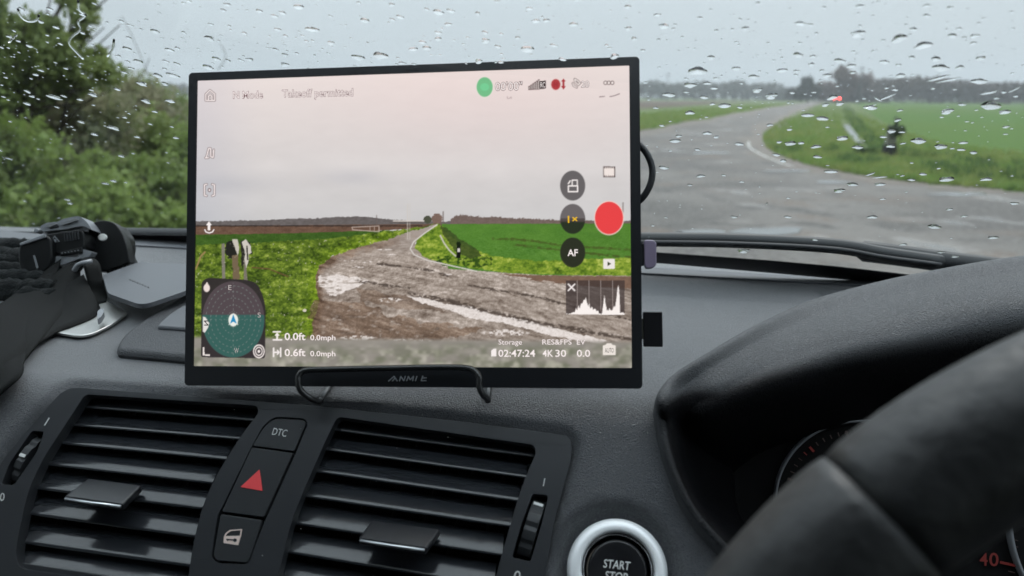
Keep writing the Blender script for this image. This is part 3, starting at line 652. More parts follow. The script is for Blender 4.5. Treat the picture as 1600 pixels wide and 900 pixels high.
def paint(X, Y):
    c = np.zeros(X.shape + (3,)); A = np.array
    n1 = fbm(X / 60, Y / 26, 3); n2 = fbm(X / 9, Y / 5, 5); n3 = fbm(X / 2.2, Y / 1.5, 9, 3); n4 = fbm(X / 25, Y / 9, 12); n5 = fbm(X / 4, Y / 2.6, 21, 3)
    def put(col, m):
        nonlocal c
        col = A(col, float); m = np.clip(m, 0, 1)[..., None]; c = c * (1 - m) + (col if col.ndim > 1 else col[None, None]) * m
    def poly(P, wob=0, seed=40, sc=5.0):
        if wob:
            dx = (fbm(X / sc, Y / sc, seed, 3) - .5) * 2 * wob; dy = (fbm(X / sc, Y / sc, seed + 50, 3) - .5) * 2 * wob; return inpoly(X + dx, Y + dy, P).astype(float)
        return inpoly(X, Y, P).astype(float)
    def mixc(a, b, t): t = np.clip(t, 0, 1)[..., None]; return A(a, float) * (1 - t) + A(b, float) * t
    # sky
    t = np.clip((Y - 105) / 240, 0, 1) ** .8
    c = mixc((238, 226, 222), (205, 203, 203), t)
    c = c + (np.exp(-(((X - 760) / 260) ** 2 + ((Y - 150) / 90) ** 2)) * 1.0)[..., None] * A((2, -4, -4)) 
    c = c - ((1 - sstep(300, 420, X)) * 10)[..., None] * A((1.2, 1, .5))
    c = c - (np.exp(-(((X - 545) / 62) ** 2 + ((Y - 277) / 13) ** 2)) * (8 + 22 * (n1 - .4)))[..., None] * A((1, .9, .7))
    c = c - (np.exp(-(((X - 370) / 95) ** 2 + ((Y - 288) / 15) ** 2)) * (6 + 16 * (n1 - .4)))[..., None] * A((1, .9, .75))
    c = c + ((n1 - .5) * 12 * sstep(150, 330, Y) + (n4 - .5) * 4)[..., None]
    c = c + (np.exp(-((Y - 262) / 18) ** 2) * 4 * sstep(300, 520, X))[..., None]
    # far woods
    tl = [(300, 346), (340, 345.5), (400, 344), (450, 342), (500, 341), (530, 338.5), (570, 338), (610, 343), (650, 345), (664, 346), (700, 346), (720, 345), (760, 345)]
    tr_ = [(704, 343), (710, 338), (716, 336), (728, 335.5), (735, 338), (755, 339), (775, 338.5), (800, 341), (840, 342), (870, 344), (930, 345), (990, 346)]
    y = np.interp(X, *zip(*tl)) + (n5 - .5) * 3; put(mixc((118, 112, 112), (92, 86, 84), n5), (Y > y) & (Y < 356))
    y = np.interp(X, *zip(*tr_)) + (n3 - .5) * 5; put(mixc((100, 86, 80), (130, 112, 106), n3), (Y > y) & (Y < 356) & (X > 704))
    put((78, 80, 66), ((X - 668) / 6.5) ** 2 + ((Y - 343) / 6) ** 2 < 1 + (n3 - .5) * .6)
    put(mixc((135, 112, 100), (112, 92, 84), n3), ((X - 683) / 8.5) ** 2 + ((Y - 342) / 8.5) ** 2 < 1 + (n3 - .5) * .9)
    # brown field, green field
    put(mixc((122, 94, 78), (92, 70, 58), n2) + ((fbm(X / 1.3, Y, 89, 2) - .5) * 24)[..., None], poly([(290, 353), (700, 350), (668, 356), (560, 362), (440, 366), (290, 368)]))
    put((60, 50, 46), (np.abs(Y - 353) < .9 + (n5 - .5)) & (X < 660))
    gl = mixc(mixc((66, 96, 40), (84, 118, 46), n4), (52, 80, 32), n2) + ((fbm(X / 1.2, Y, 88, 2) - .5) * 26)[..., None]
    put(gl, poly([(290, 367), (440, 365), (560, 361), (610, 360), (560, 372), (470, 380), (290, 388)], .6))
    # left verge, rough
    gx = (X - 684) / np.maximum(Y - 341, 4); gy = 1 / np.maximum(Y - 341, 4)
    pg = lambda A_, B_, sd, o=3: fbm(gx * A_ + 50, gy * B_ + 20, sd, o)
    def ramp(v, xs, cols):
        v = np.clip(v, 0, 1); return np.stack([np.interp(v, xs, [q[k] for q in cols]) for k in range(3)], -1)
    hf = fbm(X / 1.15, Y / 1.0, 77, 2); mf = fbm(X / 3.1, Y / 2.2, 79, 3); lf = fbm(X / 13, Y / 7, 81, 3)
    gv = .58 + (hf - .5) * .3 + (mf - .5) * .55 + (lf - .5) * .75
    rg = ramp(gv, [0, .25, .5, .75, 1], [(22, 30, 12), (46, 62, 22), (78, 100, 34), (116, 138, 48), (176, 186, 98)])
    rg = rg + (np.exp(-(dpoly(X, Y, [(600, 374), (560, 388), (520, 402), (497, 420), (492, 450), (495, 480), (488, 505)], False) / 14) ** 2) * 1.0)[..., None] * A((18, 22, -2))
    LV = [(290, 384), (420, 378), (520, 372), (580, 364), (625, 359), (672, 352), (683, 350), (640, 362), (600, 376), (560, 386), (520, 400), (499, 416), (493, 432), (494, 452), (499, 470), (494, 488), (488, 505), (492, 535), (290, 560)]
    # road
    tx = sstep(352, 420, Y)
    rv_ = .58 + ((hf - .5) * .4 + (pg(22, 5200, 83) - .5) * .55) * tx + (pg(5, 900, 84) - .5) * .45 + (fbm(X / 60, (Y - X * .17) / 4.5, 87, 4) - .5) * .5 * tx + .04
    rd = ramp(rv_, [0, .25, .5, .75, 1], [(58, 46, 40), (104, 90, 80), (142, 129, 119), (176, 163, 153), (226, 214, 206)])
    RDm = poly([(683, 350), (640, 360), (560, 385), (480, 415), (480, 560), (1000, 560), (1000, 424), (780, 418), (660, 395), (648, 380), (668, 362)])
    put(rd, RDm); put((172, 162, 156), RDm * (1 - sstep(365, 410, Y)) * .6)
    put(rg, poly(LV, 2.2))
    # muddy margins
    md = ramp(.52 + (hf - .5) * .3 + (mf - .5) * .35 + (fbm((X + Y * 1.3) / 42, (Y - X * .32) / 5.5, 86, 4) - .5) * 1.1, [0, .5, 1], [(56, 42, 34), (112, 90, 74), (178, 156, 138)])
    e = dpoly(X, Y, LV[6:18], False); put(md, RDm * (X < 700) * (1 - sstep(2, 16, e + (n2 - .5) * 16)) * (1 - poly(LV, 2.2)) * sstep(355, 400, Y) * .9)
    put(md, poly([(488, 470), (560, 474), (610, 492), (680, 505), (760, 515), (700, 532), (640, 540), (486, 540)], 9, 60, 16) * .75 * sstep(.3, .6, n2 + .15))
    put(md, poly([(560, 452), (640, 462), (700, 486), (620, 482), (560, 470)], 7, 61, 14) * .5)
    # wet glints
    wet = ramp(.8 + (hf - .5) * .3 + (mf - .5) * .6, [0, .3, .6, 1], [(110, 98, 90), (170, 158, 150), (212, 202, 196), (240, 232, 228)])
    put(wet, poly([(496, 433), (508, 427), (535, 430), (560, 434), (580, 438), (566, 446), (545, 452), (532, 461), (514, 462), (508, 452), (498, 446)], 3, 62, 5) * (1 - sstep(.56, .66, fbm(X / 11, Y / 2.6, 63)) * .75))
    put(wet, poly([(636, 462), (672, 466), (690, 474), (730, 478), (770, 492), (820, 500), (880, 516), (950, 532), (940, 538), (870, 526), (790, 506), (735, 497), (700, 484), (660, 474)], 2.5, 64, 6) * (1 - sstep(.66, .8, n5) * .3))
    for (a, b, w, h) in ((560, 417, 12, 1.6), (572, 409, 10, 1.8), (545, 407, 9, 1.4), (610, 398, 9, 1), (700, 428, 10, 2), (610, 469, 20, 4), (640, 534, 40, 5), (560, 528, 30, 4), (790, 520, 40, 6), (600, 390, 14, 1)):
        put(wet, (1 - sstep(.6, 1.1, ((X - a) / w) ** 2 + ((Y - b) / h) ** 2)) * sstep(.42, .58, n5))
    for (P_, w) in (([(590, 412), (640, 418), (680, 424), (700, 432)], 1.4), ([(640, 458), (700, 470), (760, 486), (860, 508), (985, 530)], 3), ([(730, 446), (830, 462), (985, 500)], 1.4), ([(560, 440), (640, 450)], 1.5)):
        put((62, 52, 46), (1 - sstep(.3, 1, (dpoly(X, Y, P_, False) + (n2 - .5) * 6) / (w * 1.6))) * .75 * sstep(.35, .6, n5 + .1))
    # right verge and field
    gr = mixc(mixc((74, 118, 46), (94, 138, 56), n4), (66, 102, 46), sstep(352, 345, Y)); gr = gr + ((hf - .5) * 26 * sstep(350, 395, Y) + (pg(14, 3000, 85) - .5) * 34)[..., None]
    put(gr, poly([(690, 350), (1000, 349), (1000, 440), (700, 420)]) * (Y < 430))
    RV = [(684, 350), (666, 362), (651, 376), (648, 388), (660, 400), (690, 411), (735, 419), (800, 427), (900, 430), (1000, 431), (1000, 402), (930, 404), (840, 408), (770, 400), (730, 386), (700, 366), (690, 352)]
    vg = ramp(gv + .06, [0, .25, .5, .75, 1], [(28, 44, 14), (62, 86, 28), (98, 128, 40), (138, 160, 56), (188, 198, 100)])
    put(vg, poly(RV, 2)); put((40, 66, 24), poly([(672, 404), (700, 400), (722, 402), (770, 402), (770, 414), (730, 420), (690, 414)], 3, 66) * sstep(.4, .6, n5) * .85)
    put(mixc((44, 62, 28), (84, 96, 50), n5), poly([(687, 352), (693, 366), (704, 384), (716, 396), (735, 404), (752, 400), (744, 388), (716, 372), (698, 356)], 2, 67, 4) * .85)
    put((205, 200, 190), 1 - sstep(.6, 1.5, dpoly(X, Y, [(688, 368), (694, 380), (702, 391), (712, 400)], False)))
    for P_ in ([(770, 372), (830, 376), (880, 384), (985, 390)], [(800, 382), (870, 390), (940, 398), (990, 402)]):
        put((70, 74, 36), (1 - sstep(.6, 2.6, dpoly(X, Y, P_, False) + (n5 - .5) * 4)) * .65 * sstep(.3, .6, n2 + .1))
    put(mixc((136, 106, 88), (104, 80, 66), n5), poly([(780, 428), (870, 431), (1000, 432), (1000, 452), (900, 446), (830, 438)], 1.5) * .9)
    edge = dpoly(X, Y, [(683, 351), (664, 364), (646, 378), (641, 389), (647, 398), (668, 407), (700, 414), (745, 424)], False)
    put((212, 206, 200), (1 - sstep(.5, 1.4, edge)) * sstep(.3, .5, n2 + .2)); put((205, 196, 188), (1 - sstep(.4, 1.5, dpoly(X, Y, [(745, 424), (800, 432), (880, 443), (985, 456)], False) + (n5 - .5) * 2)) * sstep(.4, .6, n2) * .9)
    # marker post, poles, gate
    put((22, 24, 22), poly([(714, 378), (719, 378), (720, 403), (713, 403)])); put((210, 205, 200), poly([(715, 388), (718.6, 388), (718.6, 394), (715, 394)])); put((26, 36, 20), ((X - 716.5) / 3.4) ** 2 + ((Y - 382) / 4) ** 2 < 1 + (n3 - .5))
    for (x0, y0, y1, w, a) in ((692.5, 330, 350, .6, .8), (588.5, 336, 352, .4, .6), (973.5, 316, 342, .5, .8), (636.8, 318, 374, .6, .6), (640.2, 318, 374, .6, .45)):
        put((205, 198, 190) if w < .65 and 630 < x0 < 645 else (112, 100, 96), (1 - sstep(w, w + .7, np.abs(X - x0))) * (Y > y0) * (Y < y1) * a)
    put((214, 206, 200), (1 - sstep(.7, 1.5, np.abs(Y - 345.2))) * (X > 614) * (X < 663) * .9); put((90, 80, 74), (np.abs(Y - 347.5) < .8) * (X > 614) * (X < 662) * .6)
    for P_ in ([(550, 355), (592, 353), (592.5, 362), (551, 359)],): put((190, 172, 160), (1 - sstep(.4, 1.1, dpoly(X, Y, P_))) * .9)
    for xx in (578, 585): put((190, 172, 160), (np.abs(X - xx) < .5) * (Y > 354) * (Y < 361) * .8)
    # fence post and torn sack by the verge
    put((128, 124, 112), poly([(346, 381), (351, 380), (352, 436), (347, 436)])); put((40, 40, 36), (((X - 362) / 10) ** 2 + ((Y - 390) / 14) ** 2 < 1 + (n5 - .5)))
    put((116, 100, 78), poly([(362, 400), (372, 398), (374, 436), (364, 436)], 2)); put((200, 194, 182), poly([(362, 374), (371, 373), (374, 388), (371, 400), (368, 390)], 1)); 
    put((46, 46, 42), poly([(376, 376), (392, 378), (394, 396), (386, 400), (378, 420)], 2)); put((206, 200, 190), poly([(378, 378), (384, 374), (392, 384), (393, 395), (389, 398), (388, 410), (384, 422), (381, 408), (383, 396)], 1)); put((50, 48, 44), poly([(384.5, 384), (387, 384), (388, 406), (386, 406)])); put((122, 116, 104), poly([(381, 400), (385, 420), (387, 440), (381, 440)]))
    put((150, 128, 84), 1 - sstep(.8, 2, dpoly(X, Y, [(306, 420), (314, 400), (320, 394)], False))); put((104, 80, 54), 1 - sstep(.5, 1.3, dpoly(X, Y, [(394, 418), (420, 420), (440, 428), (450, 432)], False)))
    w2 = sstep(.8, .86, fbm(X / 2.4, Y / 2, 92, 2)); put((205, 200, 180), poly(LV) * w2 * .8)
    put((214, 206, 190), ((X - 476) / 3) ** 2 + ((Y - 485) / 2.4) ** 2 < 1)
    # soft out-of-focus band along the bottom
    bb = np.clip(np.array(mixc((136, 131, 124), (158, 152, 144), fbm(X / 26, Y / 9, 95, 3))), 0, 255)
    bb = mixc(bb, (108, 112, 92), sstep(.2, .9, fbm(X / 18, Y / 11, 96, 2)) * .75 * sstep(530, 550, Y)); bb = mixc(bb, (196, 192, 178), sstep(.35, 1.0, fbm(X / 13, Y / 10, 97, 2)) * .7 * sstep(534, 548, Y))
    put(bb, sstep(524, 533, Y - (X - 500) * .012))
    # ---- overlays
    def ell(cx, cy, rx, ry): return 1 - sstep(-.7, .7, (np.hypot((X - cx) / rx, (Y - cy) / ry) - 1) * min(rx, ry))
    def darken(m, a, col=(52, 48, 50)): put(col, m * a)
    # map widget
    wd = [(324, 434), (384, 437), (402, 442), (415, 472), (414, 560), (314, 558), (315, 440)]
    put((52, 47, 49), poly(rnd(wd, [6, 30, 14, 30, 4, 4, 6])) * .96)
    md_ = ell(364.5, 499, 48.5, 59.5); put((84, 74, 78), md_); put((58, 98, 92), md_ * (Y > 492))
    for k in (.2, .38, .56, .73, .88):
        rr = np.hypot((X - 364.5) / 48.5, (Y - 499) / 59.5); an = np.arctan2((Y - 499) / 59.5, (X - 364.5) / 48.5); dash_ = (np.sin(an * (10 + 34 * k)) > .1)
        put((122, 132, 128), (np.abs(rr - k) < .012) * dash_ * .7)
    put((150, 156, 152), (np.abs(X - 364.5) < .5) * (np.abs(Y - 499) < 57) * (np.sin(Y * .9) > -.2) * .45); put((150, 156, 152), (np.abs(Y - 499) < .5) * (np.abs(X - 364.5) < 46) * (np.sin(X * .9) > .2) * .5)
    put((236, 238, 230), ell(364.5, 500, 7.5, 10)); put((236, 238, 230), poly([(357, 508), (360, 500), (365, 489), (369, 500), (372.5, 508), (366, 505), (363, 505)])); put((40, 140, 190), poly([(364.5, 491), (370, 506), (364.5, 502.5), (359.5, 506)]))
    nm = (ell(309, 505, 18.5, 24) * (X > 317)); put((228, 224, 220), nm * poly([(316, 494), (321, 496), (327, 505), (325, 512), (320, 520), (317, 518)]))
    put((236, 220, 214), ell(323, 450, 4.9, 6.3)); put((236, 220, 214), poly([(321, 444), (323.3, 440.5), (325.5, 444)]))
    for r_, w_ in ((8.2, 1.0), (5.2, .9)): put((240, 230, 226), (1 - sstep(w_ * .6, w_ * 1.2, np.abs(np.hypot((X - 404.5), (Y - 549) * .84) - r_))))
    put((240, 230, 226), ell(404.5, 549, 2.2, 2.6)); put((240, 230, 226), poly([(317, 542.5), (319.4, 542.5), (319.4, 553.5), (328, 553.6), (328, 556), (317, 555.6)]))
    # round controls
    for cy, cf in ((290, (104, 100, 101)), (342, None), (394.5, (46, 50, 38))):
        m = ell(894.8, cy, 19.6, 23.4)
        if cf is None: put((108, 103, 104), m * (Y < 345)); put((44, 52, 38), m * (Y >= 345)); put((76, 68, 66), m * (np.abs(Y - 344) < 3) * .8)
        else: put(cf, m)
    put((238, 214, 206), ell(951.6, 340.5, 23.4, 26.9)); put((232, 70, 72), ell(951.6, 340.5, 22, 25.4))
    # orientation glyph
    G = (246, 238, 236)
    def line(P_, w, col=G, cl=False): put(col, 1 - sstep(w * .5, w * .5 + .8, dpoly(X, Y, P_, cl)))
    line([(888, 290.5), (902.5, 290.5), (902.5, 299.5), (888, 299.5)], 1.2, G, True); line([(894, 289), (894, 281.5), (902, 281.5), (902, 289)], 1.0); line([(888, 287), (891, 282.5)], 1.2)
    # film and play glyphs
    put((92, 80, 78), poly([(942.5, 260), (961.5, 260), (961.5, 277), (942.5, 277)])); put((240, 228, 222), poly([(944, 263), (960, 263), (960, 274), (944, 274)])); put((240, 228, 222), poly([(943.5, 261), (960.5, 261), (960.5, 276), (943.5, 276)]) * (np.sin(X * 2.1) > 0))
    put((236, 230, 226), poly(rnd([(942.5, 404.5), (960.5, 404.5), (960.5, 420), (942.5, 420)], 1.5))); put((60, 66, 44), poly([(949, 408.5), (955, 412.2), (949, 416)]))
    # histogram
    hm = poly([(884, 438), (976, 438), (976, 492), (884, 491)]); put(c * .32 + A((40, 34, 34)), hm); put((74, 64, 62), poly([(884, 438), (901, 438), (901, 462), (884, 462)]) * .5)
    for xx in (902, 920.3, 938.7, 957.2): put((150, 138, 134), (np.abs(X - xx) < .45) * hm)
    hx = [884, 890, 895, 898, 900, 902, 904, 906, 908, 910, 912, 914, 915.5, 917, 919, 921, 922, 925, 927, 930, 932, 935, 936, 940, 941, 943, 944.3, 946, 948, 951, 952, 955, 957, 959, 961, 963, 965, 966, 967.5, 969, 976]
    hy = [0, 0, 2, 3, 9, 5, 14, 9, 17, 16, 22, 21, 26, 18, 12, 18, 8, 11, 6, 9, 4, 5, 1, 0, 3, 18, 31, 17, 6, 5, 9, 5, 6, 12, 11, 22, 40, 45, 38, 2, 1]
    put((250, 242, 238), hm * (Y > 491.5 - np.interp(X, hx, hy) - (vnoise(X * 1.2, X * 0, 99) * 2))); line([(888, 444), (898, 454)], 1.4); line([(898, 444), (888, 454)], 1.4)
    # top bar
    put((238, 226, 220), ell(757.3, 136, 13.6, 16.6)); put((118, 190, 138), ell(757.3, 136, 12.6, 15.4)); put((120, 205, 150), ell(757.3, 136, 7, 6))
    for k in range(6):
        x0 = 826 + k * 3.0; h = 5 + k * 2.1; put((92, 70, 70), poly([(x0 - .7, 140.6 - k * .12), (x0 + 2.1, 140.5 - k * .12), (x0 + 2.1, 139.6 - h), (x0 - .7, 139.7 - h)])); put((236, 226, 222), poly([(x0 + .1, 139.4), (x0 + 1.3, 139.4), (x0 + 1.3, 140.6 - h), (x0 + .1, 140.6 - h)]))
    put((66, 54, 54), poly([(843, 126.5), (853, 126), (853, 138.3), (843, 139)]))
    put((228, 190, 186), ell(868.4, 132, 8, 9.2)); put((176, 62, 66), ell(868.4, 132, 7, 8.3)); put((150, 50, 56), poly([(865.5, 128), (867, 128), (867, 131), (869.6, 131), (869.6, 128), (871.2, 128), (871.2, 136), (869.6, 136), (869.6, 133), (867, 133), (867, 136), (865.5, 136)]) * .6)
    put((170, 56, 62), poly([(880.4, 122.5), (884.2, 127.5), (882, 127.5), (882, 134.5), (884.2, 134.5), (880.4, 140), (876.6, 134.5), (878.8, 134.5), (878.8, 127.5), (876.6, 127.5)]))
    for w_, cc in ((2.6, (92, 72, 72)), (1.2, (240, 230, 226))):
        line([(898, 123.5), (903, 126.5), (906, 130), (903.5, 132.5), (899.5, 129), (898, 125)], w_, cc, True); line([(895, 130), (896.5, 134), (901, 136.5)], w_, cc)
    for xx in (946, 951.3, 956.7): put((110, 90, 90), ell(xx, 129.4, 3.1, 3.3)); put((240, 230, 226), ell(xx, 129.4, 2, 2.2))
    line([(937, 151.3), (944.5, 150.6)], .7, (150, 132, 134)); line([(953, 151), (960, 149.6), (968, 146.5)], .7, (150, 132, 134)); line([(792.5, 151), (793, 154), (795.5, 154), (798.5, 151.5), (799, 154)], .5, (190, 172, 172))
    # left icons (outlined)
    for w_, cc in ((2.7, (112, 92, 94)), (1.3, (240, 230, 228))):
        line([(321.5, 157), (321.5, 147.5), (328, 141), (335.3, 147), (335.3, 157)], w_, cc, True); line([(325.5, 156), (325.5, 150.5), (328.3, 148), (331.2, 150.5), (331.2, 156)], w_, cc)
        line([(322, 247), (324, 240), (326, 232), (329, 232), (329.5, 245), (333, 246), (334, 234)], w_, cc); line([(321, 246.5), (325.5, 246.5)], w_, cc)
        line([(323, 288), (319.5, 289), (319.5, 305), (323, 306)], w_, cc); line([(331.5, 288), (335, 289), (335, 305), (331.5, 306)], w_, cc)
    put((112, 92, 94), ell(327.3, 297, 2.7, 3)); put((240, 230, 228), ell(327.3, 297, 1.5, 1.8))
    line([(320, 359), (322, 362.5), (327, 364), (332, 362.5), (334, 359)], 2.6, (90, 66, 62)); line([(320, 359), (322, 362.5), (327, 364), (332, 362.5), (334, 359)], 1.2); put(G, poly([(326.5, 345.5), (331, 352), (328.6, 352), (328.6, 360), (324.6, 360), (324.6, 352), (322, 352)]))
    # bottom bar icons
    line([(427, 518.5), (438, 518.5)], 1.6); line([(427, 531), (440, 531)], 1.6); line([(433, 522), (433, 529)], 2); line([(430.5, 524), (433, 521), (435.5, 524)], 1.3)
    line([(427.5, 544), (427.5, 557)], 1.6); line([(438.5, 544), (438.5, 557)], 1.6); line([(429.5, 550.5), (435, 550.5)], 1.6); line([(433.5, 547.5), (436, 550.5), (433.5, 553.5)], 1.3)
    put(G, poly([(767.5, 548), (771, 545), (775.6, 545), (775.6, 557), (767.5, 557)])); 
    put((236, 228, 220), poly(rnd([(942, 539.5), (946.5, 539), (948, 536.5), (955.5, 536.5), (957, 539), (962, 539.5), (962, 554.8), (942, 554.8)], 1.2)))
    return np.clip(c, 0, 255) / 255
def build_screen():
    NU, NV = 700, 470
    u = np.linspace(SX0, SX1, NU); v = np.linspace(SY0, SY1, NV); UU, VV = np.meshgrid(u, v)
    P = mo + UU[..., None] * MX + VV[..., None] * MU - MN * .0008
    q = proj(P); col = 0; du = .22
    for dx, dy in ((-du, -du), (du, -du), (-du, du), (du, du)): col = col + paint(q[..., 0] + dx, q[..., 1] + dy)
    col = col / 4; lin = np.where(col <= .04045, col / 12.92, ((col + .055) / 1.055) ** 2.4)
    idx = np.arange(NU * NV).reshape(NV, NU); F = np.stack([idx[:-1, :-1], idx[:-1, 1:], idx[1:, 1:], idx[1:, :-1]], -1).reshape(-1, 4)
    m = bpy.data.materials.new('display'); m.use_nodes = True; nt = m.node_tree; nt.nodes.clear()
    o = nt.nodes.new('ShaderNodeOutputMaterial'); e = nt.nodes.new('ShaderNodeEmission'); a = nt.nodes.new('ShaderNodeAttribute'); a.attribute_name = 'picture'
    g = nt.nodes.new('ShaderNodeBsdfGlossy'); g.inputs['Roughness'].default_value = .35; g.inputs[0].default_value = (.006, .006, .006, 1); ad = nt.nodes.new('ShaderNodeAddShader')
    nt.links.new(a.outputs['Color'], e.inputs[0]); nt.links.new(e.outputs[0], ad.inputs[0]); nt.links.new(g.outputs[0], ad.inputs[1]); nt.links.new(ad.outputs[0], o.inputs[0])
    ob = fastmesh('screen', P.reshape(-1, 3), F, m, mon, False); ob['label'] = 'lit screen showing a country lane and drone flight readouts'
    at = ob.data.color_attributes.new('picture', 'FLOAT_COLOR', 'POINT'); at.data.foreach_set('color', np.concatenate([lin.reshape(-1, 3), np.ones((NU * NV, 1))], 1).astype(np.float32).ravel())
    return ob
scrn = build_screen()
SP = Pl(mo - MN * .0007, MN)
def st(body, x0, x1, yb, H, mat=SW, outline=SD, slope=-.02, off=.0, oo=.022, h=0.0001, name='readout'):
    text(body, (x0, yb), (x1, yb + slope * (x1 - x0)), (x0 - .1, yb - H), SP, h, mat, scrn, name, off, outline, oo)
st('N Mode', 364.5, 410.5, 154, 11, mat=E('display_soft', (240, 228, 226)), outline=E('display_soft_edge', (128, 104, 106)), oo=.035)
st('Takeoff permitted', 441, 551.5, 152, 11.5, mat=bpy.data.materials['display_soft'], outline=bpy.data.materials['display_soft_edge'], oo=.035)
st("00'00\"", 774, 816, 141.5, 12.5, oo=.04); st('RC', 844.5, 851.8, 136.6, 8, outline=None, name='badge'); st('20', 908.5, 920.5, 136.4, 9.5, oo=.04)
st('1×', 887.5, 902, 348, 10.5, SY, None, off=.012); st('AF', 887.2, 902.8, 400, 10, SW, None, off=.015)
st('0.0ft', 445, 477, 531.3, 10.8, off=.014, slope=0); st('0.0mph', 485, 524, 531.5, 8, off=.01, slope=0); st('0.6ft', 445, 477, 556.3, 10.8, off=.014, slope=0); st('0.0mph', 485, 524, 556.5, 8, off=.01, slope=0)
st('Storage', 779, 815.5, 538.3, 7.6, slope=0, off=.004); st('02:47:24', 779, 836, 557.3, 10.6, off=.012, slope=0)
st('RES&FPS', 847.5, 893, 538.3, 7.8, off=.006, slope=0); st('EV', 901.5, 914.5, 538.5, 7.8, off=.006, slope=0); st('4K', 848, 864, 557.3, 10.4, off=.012, slope=0); st('30', 868, 884.5, 557.3, 10.4, off=.012, slope=0); st('0.0', 901.5, 922, 557.3, 10.4, off=.012, slope=0)
st('AUTO', 945.2, 959, 551, 7, SBK, None, slope=0)
st('E', 356.8, 361.8, 453, 7.5, SG, None, slope=0); st('S', 402.6, 407.4, 496, 7.5, SG, None, slope=0); st('W', 366, 373, 551.3, 7.5, SG, None, slope=0)
text('N', (325.5, 501), (325.5, 508.5), (319, 501), SP, .0001, SBK, scrn, 'readout', .02)
LGM = M('logo_silver', (.42, .44, .47), .4)
def stroke(P_, w, pl=MON, h=.0003):
    for a_, b_ in zip(P_[:-1], P_[1:]):
        a_ = np.array(a_, float); b_ = np.array(b_, float); d_ = (b_ - a_) / np.linalg.norm(b_ - a_); n_ = np.array([-d_[1], d_[0]]) * w / 2; e_ = d_ * w * .25
        slab('logo_lettering', [tuple(a_ - e_ + n_), tuple(b_ + e_ + n_), tuple(b_ + e_ - n_), tuple(a_ - e_ - n_)], pl, h, .0003, LGM, mon)
for q in ([(607, 595.6), (615.5, 588), (620.5, 595.4)], [(613, 595.5), (616.4, 591.6)], [(624, 595.4), (626, 588.2), (630.8, 595), (633.2, 588)], [(635.2, 595.2), (638, 588.2), (640.8, 593.4), (646, 588), (644.6, 595.2)], [(649, 595.2), (651.2, 588)], [(660.5, 587.6), (658, 594.8), (665.5, 594.8)], [(660, 590.6), (666, 590.4)]): stroke(q, 1.5)

# wire stand
std = empty('wire_stand', MON.P(610, 630, .01), 'bent black wire easel gripping the bottom edge of the monitor', 'stand')
def mh(x, y, h): return MON.P(x, y, h)
tube('wire', spl([mh(500, 628, .002), mh(484, 622, .007), mh(470, 610, .0085), mh(466, 597, .0085), mh(468, 585, .0075), mh(480, 578.5, .0065), mh(520, 577, .006), mh(600, 575.5, .0055), mh(690, 574, .0055), mh(728, 575, .006), mh(742, 580, .007), mh(749, 591, .008), (mh(749, 604, .0085)), mh(754, 616, .008), mh(762, 624, .004)], 8), .0016, WIRE, std, 12)
for x in (500, 762):
    a = mh(x, 626, .003); tube('back_leg', spl([a, a + np.array([0, .02, -.0005]), a + np.array([0, .09, 0]), a + np.array([(.02 if x < 600 else -.02), .115, .05])], 6), .0016, WIRE, std, 10)
tube('back_rest', [mh(560, 470, -.014), mh(640, 300, -.014), mh(720, 470, -.014)], .0016, WIRE, std, 10)
# cable, plug, adapter
cb = tube('display_cable', spl([mh(985, 214, -.012), mh(1000, 227, -.008), mh(1011, 241, -.007), mh(1018, 258, -.007), mh(1019, 275, -.007), mh(1014, 293, -.007), mh(1002, 311, -.008), mh(985, 322, -.012)], 8), .0018, CAB, None, 14)
tag(cb, 'black cable looping out behind the right edge of the monitor', 'cable')
pg = empty('cable_plug', mh(1015, 397, -.005), 'small purple-grey plug sticking out of the right side of the monitor', 'plug')
slab('plug_body', rnd([(1006, 374.5), (1022, 375), (1026, 380), (1026, 413), (1021, 419), (1010, 420), (1007, 414)], [5, 6, 3, 4, 6, 5, 2]), MON, -.001, .007, PURP, pg, .0016)
slab('plug_collar', rnd([(1001, 380), (1008, 380), (1008, 414), (1001, 416)], 2), MON, -.002, .005, CAB, pg, .0008)
ad = empty('adapter', mh(1018, 515, -.005), 'black rectangular adapter plugged low into the right side of the monitor', 'adapter')
slab('adapter_body', rnd([(1005, 487), (1035, 487), (1036, 542), (1006, 542)], 2), MON, -.001, .006, M('adapter_black', (.008, .008, .01), .32, .5), ad, .0008)
slab('metal_tip', [(1002.5, 497.5), (1009, 497.5), (1009, 530), (1002.5, 530)], MON, -.0018, .004, M('tip_metal', (.12, .12, .1), .5, .5, .5), ad, .0003)

